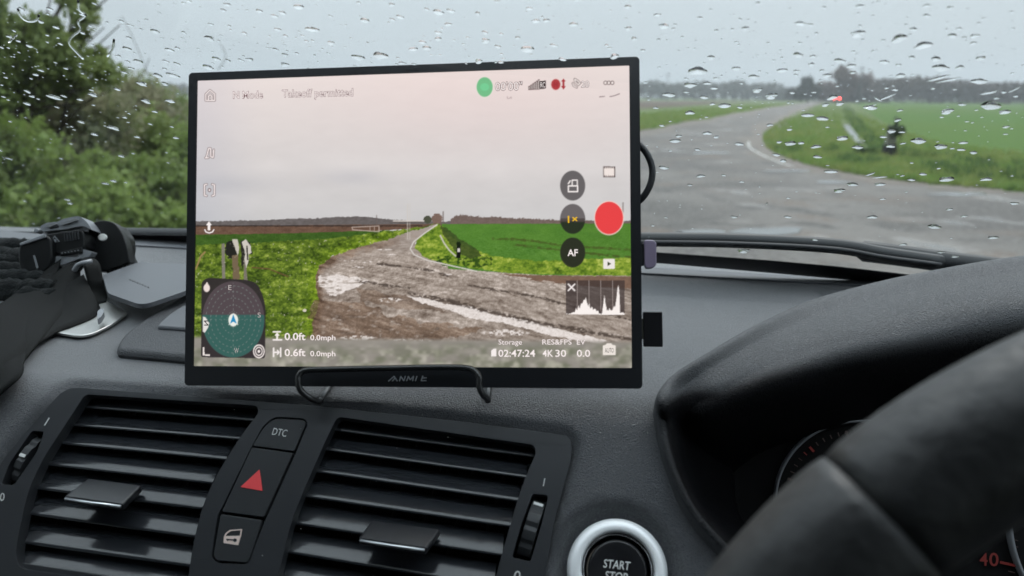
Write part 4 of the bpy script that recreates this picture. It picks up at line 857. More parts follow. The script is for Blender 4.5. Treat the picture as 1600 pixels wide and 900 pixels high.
# ================================================================== THINGS ON THE LEFT OF THE DASH
def fp(x, y, back=0):   # vertical-ish plane facing the camera through the dash-top point under px (x,y)
    p = TOP.P(x, y, .0); n = nrm(np.array([-p[0] * .6 - .12, -1, .35])); return Pl(p, n)
mm_ = empty('phone_mount', TOP.P(190, 470), 'dark folding phone mount with a round hinge and pale flap on the dashboard', 'phone mount')
fl = slab('flap', rnd([(160, 430), (206, 413), (224, 408), (232, 411), (330, 413), (330, 440), (288, 455), (232, 474), (216, 475), (168, 458)], [3, 3, 2, 4, 3, 3, 20, 12, 12, 6]), TOP, .016, .0035, MATM, mm_, .0014)
EMB = M('embossed_grey', (.03, .03, .034), .5)
for i, (t0, w_, dy) in enumerate([(0, 2.6, 0), (.13, 2.2, .6), (.24, 1.6, -.5), (.36, 2.4, .5), (.5, 1.3, 0), (.62, 2.2, -.4), (.76, 1.8, .5), (.9, 2.6, 0)]):
    x_ = 203 + 31 * t0; y_ = 435.2 + 13 * t0 + dy * .5; slab('embossed_mark', [(x_, y_), (x_ + w_, y_ + w_ * .42), (x_ + w_ - .8, y_ + w_ * .42 + 1.7), (x_ - .8, y_ + 1.7)], TOP, .0163, .0004, EMB, fl)
pf = fp(185, 438)
hd = slab('hinge_cheek', rnd([(136, 360), (146, 346), (162, 343.5), (178, 347), (189, 360), (197, 380), (203, 410), (165, 424), (140, 424)], [10, 12, 14, 14, 12, 10, 2, 3, 2]), pf, .018, .012, LMP, mm_, .0016)
slab('hinge_back', rnd([(176, 349), (188, 353), (200, 371), (202, 386), (200, 398), (208, 413), (196, 414), (186, 380)], 4), pf, .006, .014, LMP, mm_, .0014)
slab('hinge_bolt', circ(159.5, 370.5, 7, 5.6, 20), pf, .0195, .003, M('bolt_white', (.75, .75, .72), .35), mm_, .0006)
for i in range(6): slab('hinge_tooth', rnd([(166 + i * 6.6, 421.5 - i * 1.5), (170.5 + i * 6.6, 420.5 - i * 1.5), (171 + i * 6.6, 426 - i * 1.5), (167 + i * 6.6, 427 - i * 1.5)], 1), pf, .0165, .006, LMP, mm_, .0004)
pt = slab('steel_plate', rnd([(30, 492), (160, 466), (199, 488), (176, 506), (144, 521), (124, 524.5), (87, 519), (40, 512)], [4, 4, 3, 12, 12, 12, 12, 4]), TOP, .0035, .002, PLATE, None, .0006)
tag(pt, 'bright bare steel plate lying under the straps and the phone mount', 'metal plate')
# head torch
ht = empty('head_torch', TOP.P(70, 450), 'black head torch with a warning triangle resting on the left of the dash', 'head torch')
ph = fp(80, 446)
slab('lamp_head', rnd([(28, 392), (31, 378), (70, 366), (80, 372), (82, 412), (60, 434), (42, 446), (34, 432), (28, 408)], [5, 5, 4, 8, 14, 8, 6, 6, 6]), ph, .03, .012, LMP, ht, .0022)
slab('lamp_bevel', [(30.5, 380), (70, 365), (70.5, 371), (31, 384)], ph, .0315, .003, GREYM, ht, .0005)
slab('lens_glint', rnd([(51.5, 399), (54, 398.5), (60, 418.5), (57, 419.5)], 1), ph, .0305, .001, GREYM, ht)
bt = slab('battery_case', rnd([(70, 366), (124, 357.5), (131, 362), (133, 388), (96, 398), (72, 394)], [3, 4, 6, 6, 5, 4]), ph, .024, .022, LMP, ht, .002)
for i in range(6): slab('grip_rib', rnd([(99 + i * 4.2, 363.5 - i * .7), (101 + i * 4.2, 363.2 - i * .7), (102.4 + i * 4.2, 377 - i * .7), (100.4 + i * 4.2, 377.3 - i * .7)], .8), ph, .0252, .0018, BTN, bt, .0004)
slab('warning_triangle', [(85, 367.8), (93.4, 377.6), (78.6, 379.4)], ph, .0243, .0004, GREYM, bt); slab('warning_triangle_field', [(85, 370.4), (91, 377), (81, 378.2)], ph, .0246, .0004, LMP, bt); slab('warning_mark', circ(85.3, 376, 2.8, 2.4, 12), ph, .0248, .0004, GREYM, bt)
slab('hinge_bracket', rnd([(80, 402), (92, 400), (120, 402), (129, 389), (144, 393), (139, 401), (124, 404), (96, 414), (80, 416)], 2), ph, .024, .01, GREYM, ht, .001)
slab('hinge_shadow_bar', rnd([(93, 394), (127, 386), (128, 395), (95, 400)], 2), ph, .026, .004, LMP, ht, .0008)
for i in range(6): slab('bracket_tooth', circ(96.5 + i * 5, 395.5 - i * .9, 1.1, .9, 8), ph, .0268, .001, GREYM, ht)
cp = slab('switch_cap', rnd([(62, 354), (72, 348), (92, 346), (98, 342), (124, 336.5), (136, 347), (144, 360), (130, 352), (104, 358), (66, 362)], [4, 5, 4, 6, 8, 6, 2, 6, 6, 3]), ph, .022, .02, GREYM, ht, .0018)
slab('switch_button', rnd([(70, 352), (84, 347.5), (90, 350), (76, 355)], 2), ph, .024, .003, M('switch_grey', (.16, .165, .17), .45), cp, .0008); slab('switch_button', rnd([(94, 348), (118, 341), (122, 344), (97, 352)], 3), ph, .024, .003, bpy.data.materials['switch_grey'], cp, .0008); slab('cap_slot', [(78, 356.4), (92, 353.4), (92.4, 354.8), (78.4, 357.8)], ph, .0225, .001, LMP, cp)
slab('cap_screw', circ(56.5, 360, 4.6, 3.8, 16), ph, .024, .008, GREYM, ht, .001)
def ribbon(name, rows, mat, parent, th=.0016, n=8):
    """rows: [(xa,ya,da, xb,yb,db)] the two edges of a webbing strap, px and depth"""
    def sd(x, y, d):
        lim = max((TOP.P(x, y, .002) - CP) @ FW, (FACE.P(x, y, .002) - CP) @ FW) - .006; return dep(x, y, min(d, lim))
    A = spl([sd(r[0], r[1], r[2]) for r in rows], n); B = spl([sd(r[3], r[4], r[5]) for r in rows], n); m = 6; V = []
    for a, b in zip(A, B):
        for k in range(m + 1): V.append(a + (b - a) * k / m)
    F = []
    for i in range(len(A) - 1):
        for k in range(m): p = i * (m + 1) + k; F.append((p, p + 1, p + m + 2, p + m + 1))
    o = mesh(name, V, F, mat, parent, True); s = o.modifiers.new('s', 'SOLIDIFY'); s.thickness = th; s.offset = 0; return o
hz = (TOP.P(80, 446) - CP) @ FW
ribbon('strap', [(96, 404, hz - .02, 84, 440, hz - .03), (70, 425, hz - .03, 92, 470, hz - .04), (33, 453, hz - .045, 66, 505, hz - .05), (0, 476, hz - .06, 30, 560, hz - .075), (-60, 505, hz - .08, -40, 610, hz - .11)], STRP, ht)
ribbon('strap', [(126, 404, hz - .01, 124, 442, hz - .035), (100, 418, hz - .03, 120, 470, hz - .04), (60, 450, hz - .04, 90, 500, hz - .05), (20, 480, hz - .06, 40, 560, hz - .07), (-50, 530, hz - .09, -30, 640, hz - .12)], STRP, ht)
ribbon('strap', [(131, 430, hz - .035, 156, 482, hz - .045), (112, 441, hz - .045, 150, 494, hz - .05), (98, 453, hz - .05, 133, 503, hz - .058), (82, 472, hz - .055, 112, 511, hz - .064), (69, 493, hz - .062, 84, 522, hz - .07), (46, 530, hz - .075, 42, 552, hz - .085), (29, 553, hz - .085, 33, 585, hz - .1), (0, 575, hz - .1, 0, 616, hz - .12), (-50, 610, hz - .12, -50, 670, hz - .15)], STRP, ht)
ribbon('strap_loop', [(118, 424, hz - .03, 121, 428, hz - .01), (124, 412, hz - .045, 140, 406, hz - .02), (131, 416, hz - .05, 154, 411, hz - .035), (136, 436, hz - .05, 160, 436, hz - .04), (142, 458, hz - .05, 167, 462, hz - .042), (150, 476, hz - .047, 166, 472, hz - .042)], STRP, ht)
slab('strap_slider', rnd([(152, 486), (160, 481), (163, 486), (158, 495), (152, 499)], 2), TOP, .012, .004, GREYM, ht, .0006)
tube('strap_clip', spl([dep(116, 423, hz - .055), dep(122, 414, hz - .056), dep(134, 410, hz - .056), dep(142, 408, hz - .052)], 5), .0019, GREYM, ht, 8)
# crumpled ribbed cloth at the far left
kn = empty('ribbed_cloth', TOP.P(5, 430), 'crumpled dark ribbed knitted cloth at the far left behind the head torch', 'cloth')
for i in range(7):
    y = 386 + i * 12.5; r = .0085
    P_ = []
    for k in range(9):
        x = -160 + k * 31; P_.append(TOP.P(x, y - 4 + .05 * (x + 100) + random.uniform(-2, 2), .024 - i * .0034 + random.uniform(-.0008, .0008)))
    tube('knit_rib', spl(P_, 5), [r * (.85 + .3 * random.random()) for _ in range(41)], KNIT, kn, 12)

# ================================================================== OUTSIDE
def G(x, y, z=0.0):
    p = Pl((0, 0, z), (0, 0, 1)).P(x, y); return p
def sheet(name, pts, z, mat, kind='structure'):
    P = [Vector((float(p[0]), float(p[1]), z)) for p in pts]; T = tessellate_polygon([P])
    o = mesh(name, P, [t for t in T], mat); 
    bm = bmesh.new(); bm.from_mesh(o.data); bmesh.ops.recalc_face_normals(bm, faces=bm.faces)
    if bm.faces[0].normal.z < 0: bmesh.ops.reverse_faces(bm, faces=bm.faces)
    bm.to_mesh(o.data); bm.free()
    o['kind'] = kind; return o
GRS = M('grass_ground', (.085, .13, .035), .9, .2, bump=('noise', 9, .8, .05, O1), var=[(.35, 6, (.12, .14, .05), .4, .65, O1), (3, 6, (.05, .08, .025), .5, .75, O1)])
FLD = M('crop_field', (.055, .12, .012), .9, .2, bump=('noise', 5, .6, .05, O1), var=[(.03, 5, (.07, .12, .012), .4, .7, O1), (2.2, 6, (.035, .08, .008), .5, .8, O1)])
BRN = M('bare_field', (.1, .072, .052), .95, .2, var=[(.04, 5, (.075, .055, .04), .4, .7, O1), (1.5, 5, (.06, .06, .035), .55, .8, O1)])
def wet_road():
    m = bpy.data.materials.new('wet_lane'); m.use_nodes = True; nt = m.node_tree; b = nt.nodes['Principled BSDF']; co = nt.nodes.new('ShaderNodeTexCoord')
    def noise(sc, det=5, st=(1, 1, 1)):
        mpn = nt.nodes.new('ShaderNodeMapping'); mpn.inputs['Scale'].default_value = st; nt.links.new(co.outputs['Object'], mpn.inputs[0])
        n = nt.nodes.new('ShaderNodeTexNoise'); n.inputs['Scale'].default_value = sc; n.inputs['Detail'].default_value = det; nt.links.new(mpn.outputs[0], n.inputs['Vector']); return n.outputs['Fac']
    def rmp(x, a, bb, c=0, d=1):
        r = nt.nodes.new('ShaderNodeMapRange'); r.interpolation_type = 'SMOOTHSTEP'; nt.links.new(x, r.inputs[0]); [setattr(r.inputs[i + 1], 'default_value', v) for i, v in enumerate((a, bb, c, d))]; return r.outputs[0]
    def mixc(f, a, bb):
        x = nt.nodes.new('ShaderNodeMix'); x.data_type = 'RGBA'; nt.links.new(f, x.inputs['Factor'])
        for i, q in ((6, a), (7, bb)):
            if isinstance(q, tuple): x.inputs[i].default_value = q + (1,)
            else: nt.links.new(q, x.inputs[i])
        return x.outputs[2]
    c1 = mixc(rmp(noise(.45, 8), .36, .64), (.046, .041, .036), (.112, .101, .089)); c2 = mixc(rmp(noise(1.7, 8, (1, 1, 1)), .5, .66), c1, (.036, .032, .028)); c3 = mixc(rmp(noise(.8, 6, (1, 1, 1)), .52, .68), c2, (.095, .07, .052)); c4 = mixc(rmp(noise(16, 4), .45, .75), c3, (.13, .122, .112))
    nt.links.new(c4, b.inputs['Base Color'])
    pud = rmp(noise(.9, 6, (1, .8, 1)), .58, .7, .7, .2); nt.links.new(pud, b.inputs['Roughness']); b.inputs['Specular IOR Level'].default_value = .5
    bp = nt.nodes.new('ShaderNodeBump'); bp.inputs['Distance'].default_value = .03; nt.links.new(noise(14, 6), bp.inputs['Height']); nt.links.new(rmp(noise(.9, 6, (1, .8, 1)), .58, .7, .9, .15), bp.inputs['Strength']); nt.links.new(bp.outputs[0], b.inputs['Normal'])
    return m
ROAD = wet_road()
gw = 1100
sheet('ground', [(-gw, -60), (gw, -60), (gw, gw), (-gw, gw)], 0.0, GRS)
sheet('bare_field', [G(-400, 156), G(1180, 158.5), G(1120, 162), G(1000, 170), G(600, 172), G(-400, 168)], .004, BRN)
fld = sheet('crop_field', [G(1330, 157.6), G(2600, 166), G(2900, 330), G(1760, 264), G(1600, 249), G(1500, 235), G(1420, 215), G(1372, 185)], .004, FLD)
LE = [G(*p) for p in ((1281, 158.2), (1240, 164), (1200, 170), (1160, 178), (1115, 187), (1060, 197), (1010, 208), (930, 222), (820, 240), (700, 262), (560, 292), (440, 325), (330, 372))]
RE = [G(*p) for p in ((1288, 158.4), (1270, 164), (1238, 178), (1204, 196), (1188, 212), (1190, 228), (1215, 246), (1260, 261), (1320, 274), (1400, 286), (1500, 296), (1600, 305), (1900, 330))]
LE = spl([np.array([p[0], p[1], 0]) for p in LE], 4); RE = spl([np.array([p[0], p[1], 0]) for p in RE], 4)
rp = LE + [np.array([-2.0, 3.5, 0]), np.array([-2.4, -8, 0]), np.array([14, -8, 0]), np.array([14, 4, 0])] + RE[::-1]
sheet('lane', rp, .012, ROAD)
MUD = M('mud', (.07, .05, .037), .55, .4, bump=('noise', 14, .8, .04, O1), var=[(2, 6, (.1, .078, .06), .4, .65, O1), (5, 6, (.04, .055, .02), .52, .7, O1)])
for nm, E_, sg in (('muddy_edge', LE, -1), ('muddy_edge', RE, 1)):
    P_ = [p for p in E_]; V_ = []
    for i, p in enumerate(P_):
        d = nrm(P_[min(i + 1, len(P_) - 1)] - P_[max(i - 1, 0)]); n_ = np.array([-d[1], d[0], 0]); w0 = .35 + .3 * math.sin(i * 1.7) * math.sin(i * .6 + 1); w0 *= 1 + p[1] * .012
        V_ += [p + n_ * .25 + [0, 0, .0155], p - n_ * .25 - n_ * 0 + [0, 0, .0155]] if False else [p + n_ * w0 + [0, 0, .0155], p - n_ * w0 + [0, 0, .0155]]
    me_ = mesh(nm, V_, [(2 * i, 2 * i + 1, 2 * i + 3, 2 * i + 2) for i in range(len(P_) - 1)], MUD); me_['kind'] = 'structure'
# broken white edge line round the bend
EDG = M('worn_paint', (.5, .5, .47), .6, .4, var=[(6, 5, (.16, .15, .14), .42, .6, O1)])
def ribline(name, P, w, z, mat, t=.0):
    V = []; P = [np.array([p[0], p[1], 0.]) for p in P]
    for i, p in enumerate(P):
        d = nrm(P[min(i + 1, len(P) - 1)] - P[max(i - 1, 0)]); n = np.array([-d[1], d[0], 0]); V += [p + n * w / 2 + [0, 0, z], p - n * w / 2 + [0, 0, z]]
    return mesh(name, V, [(2 * i, 2 * i + 1, 2 * i + 3, 2 * i + 2) for i in range(len(P) - 1)], mat)
el = ribline('edge_line', spl([G(1170, 222), G(1171, 231), G(1190, 243), G(1216, 254), G(1240, 262)], 6), .07, .019, EDG); el['kind'] = 'structure'
el = ribline('edge_line', spl([G(1262, 170), G(1240, 181), G(1222, 190)], 5), .12, .017, EDG); el['kind'] = 'structure'
PUD = M('puddle_water', (.1, .1, .095), .04, .9, bump=('noise', 6, .15, .004, O1))
def blobpx(name, cx, cy, rx, ry, sd, z=.0165):
    r = random.Random(sd); n = 28; h = [r.uniform(-.25, .25) for _ in range(6)]
    pts = []
    for i in range(n):
        t = 2 * math.pi * i / n; k = 1 + sum(h[j] * math.sin((j + 2) * t + j) for j in range(4)) * .6; pts.append(G(cx + rx * k * math.cos(t), cy + ry * k * math.sin(t)))
    return sheet(name, pts, z, PUD)
for i, a in enumerate([(1095, 366, 40, 5), (1200, 364, 56, 6), (1062, 370, 18, 4), (1300, 286, 26, 2), (1500, 305, 44, 2.4), (1110, 240, 30, 1.2), (1230, 268, 40, 1.3)]): blobpx('puddle', *a, i + 3)
# ditch water
dw = ribline('ditch_water', spl([G(1322, 196), G(1327, 204), G(1336, 215), G(1345, 224)], 5), .26, .03, M('pale_water', (.22, .23, .22), .12, .9)); dw['kind'] = 'structure'

def leaves(C, S, rs, up=.3, ell=1.8):
    """quads: centre C (n,3), size S (n,)"""
    n = len(C); d = rs.normal(size=(n, 3)); d[:, 2] += up; d /= np.linalg.norm(d, axis=1)[:, None]
    a = np.cross(d, rs.normal(size=(n, 3))); a /= np.linalg.norm(a, axis=1)[:, None]; b = np.cross(d, a)
    S = S[:, None]; a = a * S * ell * .5; b = b * S * .5
    V = np.stack([C - a, C - b + d * S * .1, C + a, C + b + d * S * .1], 1).reshape(-1, 3)
    return V, np.arange(n * 4).reshape(n, 4)
def leafmat(name, c1, c2, c3, sc=1.2, k=1.0):
    c1, c2, c3 = [tuple(v * k for v in c) for c in (c1, c2, c3)]
    m = M(name, c1, .6, .3, var=[(sc, 3, c2, .4, .62, O1), (sc * 6, 3, c3, .5, .75, O1)]); nt = m.node_tree; b = nt.nodes['Principled BSDF']; out = nt.nodes['Material Output']
    tr = nt.nodes.new('ShaderNodeBsdfTranslucent'); mxs = nt.nodes.new('ShaderNodeMixShader'); mxs.inputs[0].default_value = .45; nt.links.new(b.inputs['Base Color'].links[0].from_socket, tr.inputs[0])
    nt.links.new(b.outputs[0], mxs.inputs[1]); nt.links.new(tr.outputs[0], mxs.inputs[2]); nt.links.new(mxs.outputs[0], out.inputs[0]); return m
LF1 = leafmat('hawthorn_leaf', (.1, .125, .042), (.07, .09, .034), (.145, .165, .06), 1.2, 2.2); LF2 = leafmat('bramble_leaf', (.09, .125, .034), (.13, .17, .05), (.075, .08, .036), 1.2, 2.15)
LF3 = leafmat('dry_scrub', (.12, .11, .07), (.09, .105, .05), (.15, .135, .09), 1.2, 2.4); BRK = M('bark', (.06, .048, .038), .9, .2, bump=('noise', 30, .8, .01, O1))
FAR1 = leafmat('far_leaf', (.06, .07, .045), (.08, .07, .05), (.045, .052, .034), .15); FAR2 = leafmat('bare_twig', (.16, .1, .075), (.12, .08, .06), (.18, .12, .09), .3); FAR3 = leafmat('brown_wood', (.085, .062, .046), (.06, .052, .036), (.11, .075, .058), .15)
def crown(blobs, n, size, mat, parent, rs, name='crown', hollow=.35, up=.3):
    Cs = []; tot = sum(b[3] * b[4] * b[5] for b in blobs) ** .67
    wt = np.array([(b[3] * b[4] * b[5]) ** .67 for b in blobs]); wt /= wt.sum()
    for b, w in zip(blobs, wt):
        k = int(n * w); d = rs.normal(size=(k, 3)); d /= np.linalg.norm(d, axis=1)[:, None]; r = (hollow + (1 - hollow) * rs.random(k) ** .6)[:, None]
        nz = .78 + .35 * np.sin(d[:, :1] * 5 + b[0] * 3) * np.sin(d[:, 1:2] * 6 + b[1]) * 1.0 + .12 * rs.normal(size=(k, 1))
        Cs.append(np.array(b[:3]) + d * r * nz * np.array(b[3:6]))
    C = np.concatenate(Cs); C = C[C[:, 2] > .02]; V, F = leaves(C, size * rs.uniform(.6, 1.4, len(C)), rs, up)
    return fastmesh(name, V, F, mat, parent)
def gpt(px, dist, z=0):  # world point at horizontal distance along pixel column (at horizon height) px
    d = ray(px, 150); d = np.array([d[0], d[1], 0]); d /= d[1]; return np.array([d[0] * dist, dist, z])
def zpx(y, dist): # height of pixel row y at forward distance
    d = ray(800, y); return 1.25 + d[2] / d[1] * dist
def branches(parent, base, tips, r0, rs, name='trunk'):
    V = []; F = []
    def seg(P, r1, r2):
        n = len(P); k = 7
        for i, p in enumerate(P):
            t = nrm(P[min(i + 1, n - 1)] - P[max(i - 1, 0)]); a = nrm(np.cross(t, [.3, .2, 1.])) if abs(t[2]) < .95 else nrm(np.cross(t, [1, 0, 0.])); b = np.cross(t, a); r = r1 + (r2 - r1) * i / (n - 1); o = len(V)
            for j in range(k): V.append(p + a * r * math.cos(j * 2 * math.pi / k) + b * r * math.sin(j * 2 * math.pi / k))
            if i:
                for j in range(k): F.append((o - k + j, o - k + (j + 1) % k, o + (j + 1) % k, o + j))
    h = base + (sum(tips) / len(tips) - base) * .4
    seg(spl([base, (base + h) / 2 + rs.normal(size=3) * .03, h], 3), r0, r0 * .6)
    for t in tips:
        m = (h + t) / 2 + rs.normal(size=3) * .08; seg(spl([h, m, t], 3), r0 * .45, r0 * .1)
        for _ in range(3): e = t + rs.normal(size=3) * .16; seg([m, (m + e) / 2 + rs.normal(size=3) * .04, e], r0 * .18, r0 * .05)
    return mesh(name, V, F, BRK, parent, True)
rs = np.random.default_rng(11)
# hawthorn at the left
def bl(px, py, dist, rx, ry=None, rz=None): p = gpt(px, dist); return (p[0], p[1], zpx(py, dist), rx, ry or rx, rz or rx * .8)
tb = gpt(-60, 6.2)
haw = empty('hawthorn_tree', tb, 'loose green hawthorn leaning in at the upper left, sky showing through', 'tree')
hb = [bl(-20, 95, 6.2, .5), bl(-60, 10, 6.2, .5), bl(12, 40, 6.0, .2), bl(60, 68, 6.0, .28), bl(100, 92, 5.9, .24), bl(145, 32, 6.1, .13), bl(152, 12, 6.3, .12), bl(120, 8, 6.3, .09), bl(90, 46, 6.1, .13), bl(165, 118, 6.0, .18), bl(30, 135, 6, .34), bl(110, 138, 6.1, .2), bl(160, 92, 6.2, .1), bl(140, 60, 6.2, .09), bl(-120, -60, 6.3, .6), bl(60, 105, 6.1, .18), bl(10, 5, 6.2, .12)]
crown(hb, 26000, .032, LF1, haw, rs, hollow=.15); branches(haw, tb, [np.array(b[:3]) for b in hb[:12]], .08, rs)
# thin bare shoots against the sky
sh = empty('bare_shoots', gpt(235, 6.5), 'thin bare arching twigs rising against the sky right of the hawthorn', 'twigs')
for pts in ([(242, 145), (228, 95), (215, 55), (205, 30)], [(215, 135), (232, 112), (240, 95)], [(345, 112), (358, 92), (352, 72)]):
    tube('twig', spl([np.append(gpt(x, 6.5)[:2], zpx(y, 6.5)) for x, y in pts], 5), .0032, M('pale_twig', (.2, .21, .2), .9) if 'pale_twig' not in bpy.data.materials else bpy.data.materials['pale_twig'], sh, 6)
shr = [('bramble', -120, 250, 4.6, .8, LF2, 'big leafy bramble at the far left edge of the hedge bank'), ('bramble', 10, 290, 5.2, .62, LF2, 'bright green bramble behind the head torch'), ('shrub', 60, 190, 6.6, .75, LF3, 'brownish scrubby bush under the hawthorn'), ('shrub', 150, 215, 7.4, .7, LF1, 'mid green bush in the middle of the hedge bank'),
       ('bramble', 120, 310, 5.6, .5, LF2, 'low bramble behind the folding mount'), ('bramble', 215, 320, 5.8, .5, LF2, 'low leafy bramble nearest the left edge of the monitor'), ('shrub', 245, 225, 8.2, .8, LF3, 'dry brown-green bush next to the monitor edge'), ('shrub', 205, 182, 10, .7, LF1, 'small rounded bush furthest back on the bank'), ('shrub', 330, 260, 7.5, .7, LF2, 'green bush partly hidden behind the monitor'), ('bramble', 60, 345, 4.9, .35, LF2, 'short weedy clump at the foot of the bank'), ('bramble', 190, 365, 5.2, .35, LF2, 'low weedy clump right above the dash edge')]
for i, (nm, px, py, d, r, m, lb) in enumerate(shr):
    b = gpt(px, d); e = empty(nm, b, lb, 'shrub', None); zc = zpx(py, d); bb = []
    for _ in range(9): q = rs.normal(size=3) * r * .42; bb.append((b[0] + q[0], b[1] + q[1], max(.15, zc + q[2] * .7), r * .5, r * .5, r * .42))
    bb.append((b[0], b[1], zc * .4, r * .9, r * .7, zc * .5)); crown(bb, 12000 if r > .5 else 7000, .034, m, e, rs, 'foliage'); branches(e, b, [np.array(q[:3]) for q in bb[:4]], .02, rs, 'stem')
# verge grass tufts (nobody could count them)
def tufts(name, px_poly, n, h0, h1, mat, mind=0):
    P = np.array([G(*p)[:2] for p in px_poly]); lo = P.min(0); hi = P.max(0); out = []
    # sample evenly in picture area so near grass is dense enough
    A = np.array(px_poly, float); X = rng.uniform(A[:, 0].min(), A[:, 0].max(), n * 3); Y = rng.uniform(A[:, 1].min(), A[:, 1].max(), n * 3); k = inpoly(X, Y, px_poly) & (dpoly(X, Y, [(1320, 193), (1328, 205), (1340, 222), (1352, 233)], False) > 6)
    if name == 'shade_weeds': k &= vnoise(X / 22, Y / 7, 61) > .5
    X, Y = X[k][:n], Y[k][:n]
    p = np.array([G(x, y) for x, y in zip(X, Y)]); m = len(p); an = rng.uniform(0, 2 * np.pi, m); h = rng.uniform(h0, h1, m) * (.6 + .8 * vnoise(p[:, 0] * 1.3, p[:, 1] * 1.3, 5)); w = rng.uniform(.008, .02, m) * (1 + p[:, 1] * .05)
    dx = np.stack([np.cos(an), np.sin(an), 0 * an], 1) * w[:, None]; ln = rng.normal(size=(m, 3)) * .35; ln[:, 2] = 1; ln = ln * h[:, None]
    V = np.stack([p - dx, p + dx, p + ln * .6 + dx * .7, p + ln], 1).reshape(-1, 3); o = fastmesh(name, V, np.arange(m * 4).reshape(m, 4), mat); o['kind'] = 'stuff'; o['label'] = 'rough wet grass along the verge'; return o
GB1 = leafmat('verge_blade', (.11, .17, .045), (.16, .18, .06), (.07, .11, .03), .8, 1.8); GB2 = leafmat('weed_blade', (.05, .09, .03), (.075, .12, .035), (.04, .06, .02), .8, 1.6)
tufts('grass', [(1272, 166), (1240, 179), (1206, 198), (1191, 213), (1193, 228), (1218, 245), (1262, 259), (1320, 271), (1400, 283), (1500, 293), (1600, 300), (1800, 318), (1800, 275), (1600, 246), (1480, 228), (1400, 205), (1350, 180), (1300, 166)], 30000, .03, .16, GB1)
tufts('shade_weeds', [(1205, 236), (1262, 250), (1330, 262), (1400, 272), (1520, 284), (1620, 292), (1620, 262), (1500, 250), (1400, 236), (1330, 232), (1250, 228)], 5000, .05, .2, GB2)  # darker blades carry the shadow patches under the verge edge in their colour
tufts('ditch_weeds', [(1316, 165), (1326, 165), (1345, 190), (1372, 218), (1400, 240), (1372, 246), (1340, 224), (1322, 196)], 1300, .06, .2, GB2)
tufts('grass', [(1240, 162), (1160, 175), (1060, 193), (1010, 203), (900, 218), (900, 196), (1010, 178), (1120, 168)], 9000, .1, .3, GB1)
tufts('grass', [(-150, 380), (300, 372), (480, 300), (300, 220), (0, 220), (-200, 300)], 16000, .12, .35, GB2)
# bank on the left under the hedge
# marker post with weeds on top
mk = G(1388, 247); mkp = empty('marker_post', mk, 'black and white roadside marker post beside the ditch', 'marker post')
def post(name, z0, z1, m, w=.06): 
    b = mk; V = [(b[0] + x * w, b[1] + y * w * .5, z) for z in (z0, z1) for x, y in ((-1, -1), (1, -1), (1, 1), (-1, 1))]
    o = mesh(name, V, [(0, 3, 2, 1), (4, 5, 6, 7), (0, 1, 5, 4), (1, 2, 6, 5), (2, 3, 7, 6), (3, 0, 4, 7)], m, mkp); bev(o, .01, 2); return o
zt = zpx(190, mk[1])
post('shaft', 0, zt * .4, M('post_black', (.012, .012, .015), .5), .13); post('reflector_band', zt * .4, zt * .78, M('post_pale', (.2, .2, .16), .6), .1); post('cap', zt * .78, zt * .98, bpy.data.materials['post_black'], .085)
dkl = leafmat('dock_leaf', (.035, .06, .03), (.05, .07, .03), (.025, .04, .018)); dk = empty('dock_plant', mk + np.array([.1, -.1, 0]), 'dark broad-leaved weed growing up round the marker post', 'plant')
crown([(mk[0] + .05, mk[1] - .12, zt * .8, .26, .16, .16), (mk[0] + .02, mk[1] - .12, zt * 1.0, .1, .1, .2), (mk[0] - .45, mk[1] + .25, zt * .2, .35, .2, .08)], 95, .075, dkl, dk, rs, 'leaves', .0); branches(dk, mk + np.array([.1, -.1, 0]), [np.array([mk[0] + .05, mk[1] - .12, zt * .8]), np.array([mk[0], mk[1] - .12, zt])], .02, rs, 'stem')
# distant woods
def wood(name, px0, px1, dist, tops, n, size, mat, label):
    X = rs.uniform(px0, px1, n); T = np.interp(X, *zip(*tops)); zt_ = np.array([zpx(t, dist) for t in T]); jit = (vnoise(X / 6, X * 0, 31) - .5) * 1.8 * dist / 200 + (vnoise(X / 1.7, X * 0, 33) - .5) * 1.2 * dist / 200
    Z = (zt_ + jit) * rs.random(n) ** .55; P = np.array([gpt(x, dist) for x in X]); P[:, 1] += rs.uniform(0, dist * .1, n); P[:, 2] = np.maximum(Z, .1)
    V, F = leaves(P, size * rs.uniform(.6, 1.5, n), rs, 0, 1.3); o = fastmesh(name, V, F, mat); o['kind'] = 'stuff'; o['label'] = label; return o
wood('distant_wood', -300, 330, 300, [(-300, 132), (180, 134), (260, 139), (330, 140)], 6000, 1.1, FAR1, 'low dark wood on the horizon left of the monitor')
wood('distant_wood', 330, 1235, 320, [(330, 140), (950, 133), (1005, 129), (1080, 131), (1150, 129), (1235, 131)], 14000, 1.1, FAR1, 'long dark wood on the horizon left of the lane')
wood('distant_wood', 1345, 1900, 210, [(1345, 146), (1372, 138), (1390, 126), (1430, 119), (1480, 119), (1540, 125), (1600, 128), (1750, 122), (1900, 130)], 16000, .75, FAR3, 'bare brown wood along the far side of the green field')
wood('distant_hedge', 1230, 1380, 300, [(1230, 140), (1340, 137), (1380, 142)], 3000, 1.0, FAR1, 'thin hedge between the brown tree and the wood')
def fartree(px, d, ytop, r, mat, label, n, squash=1.0, size=.6):
    b = gpt(px, d); zt_ = zpx(ytop, d); e = empty('tree', b, label, 'tree'); bb = []
    for _ in range(9): q = rs.normal(size=3) * r * .4; bb.append((b[0] + q[0], b[1] + q[1], zt_ * .58 + q[2] * .6 * squash, r * .55, r * .55, r * .5 * squash))
    crown(bb, n, size, mat, e, rs, 'crown', .1); branches(e, b, [np.array(q[:3]) for q in bb[:5]], r * .06, rs); return e
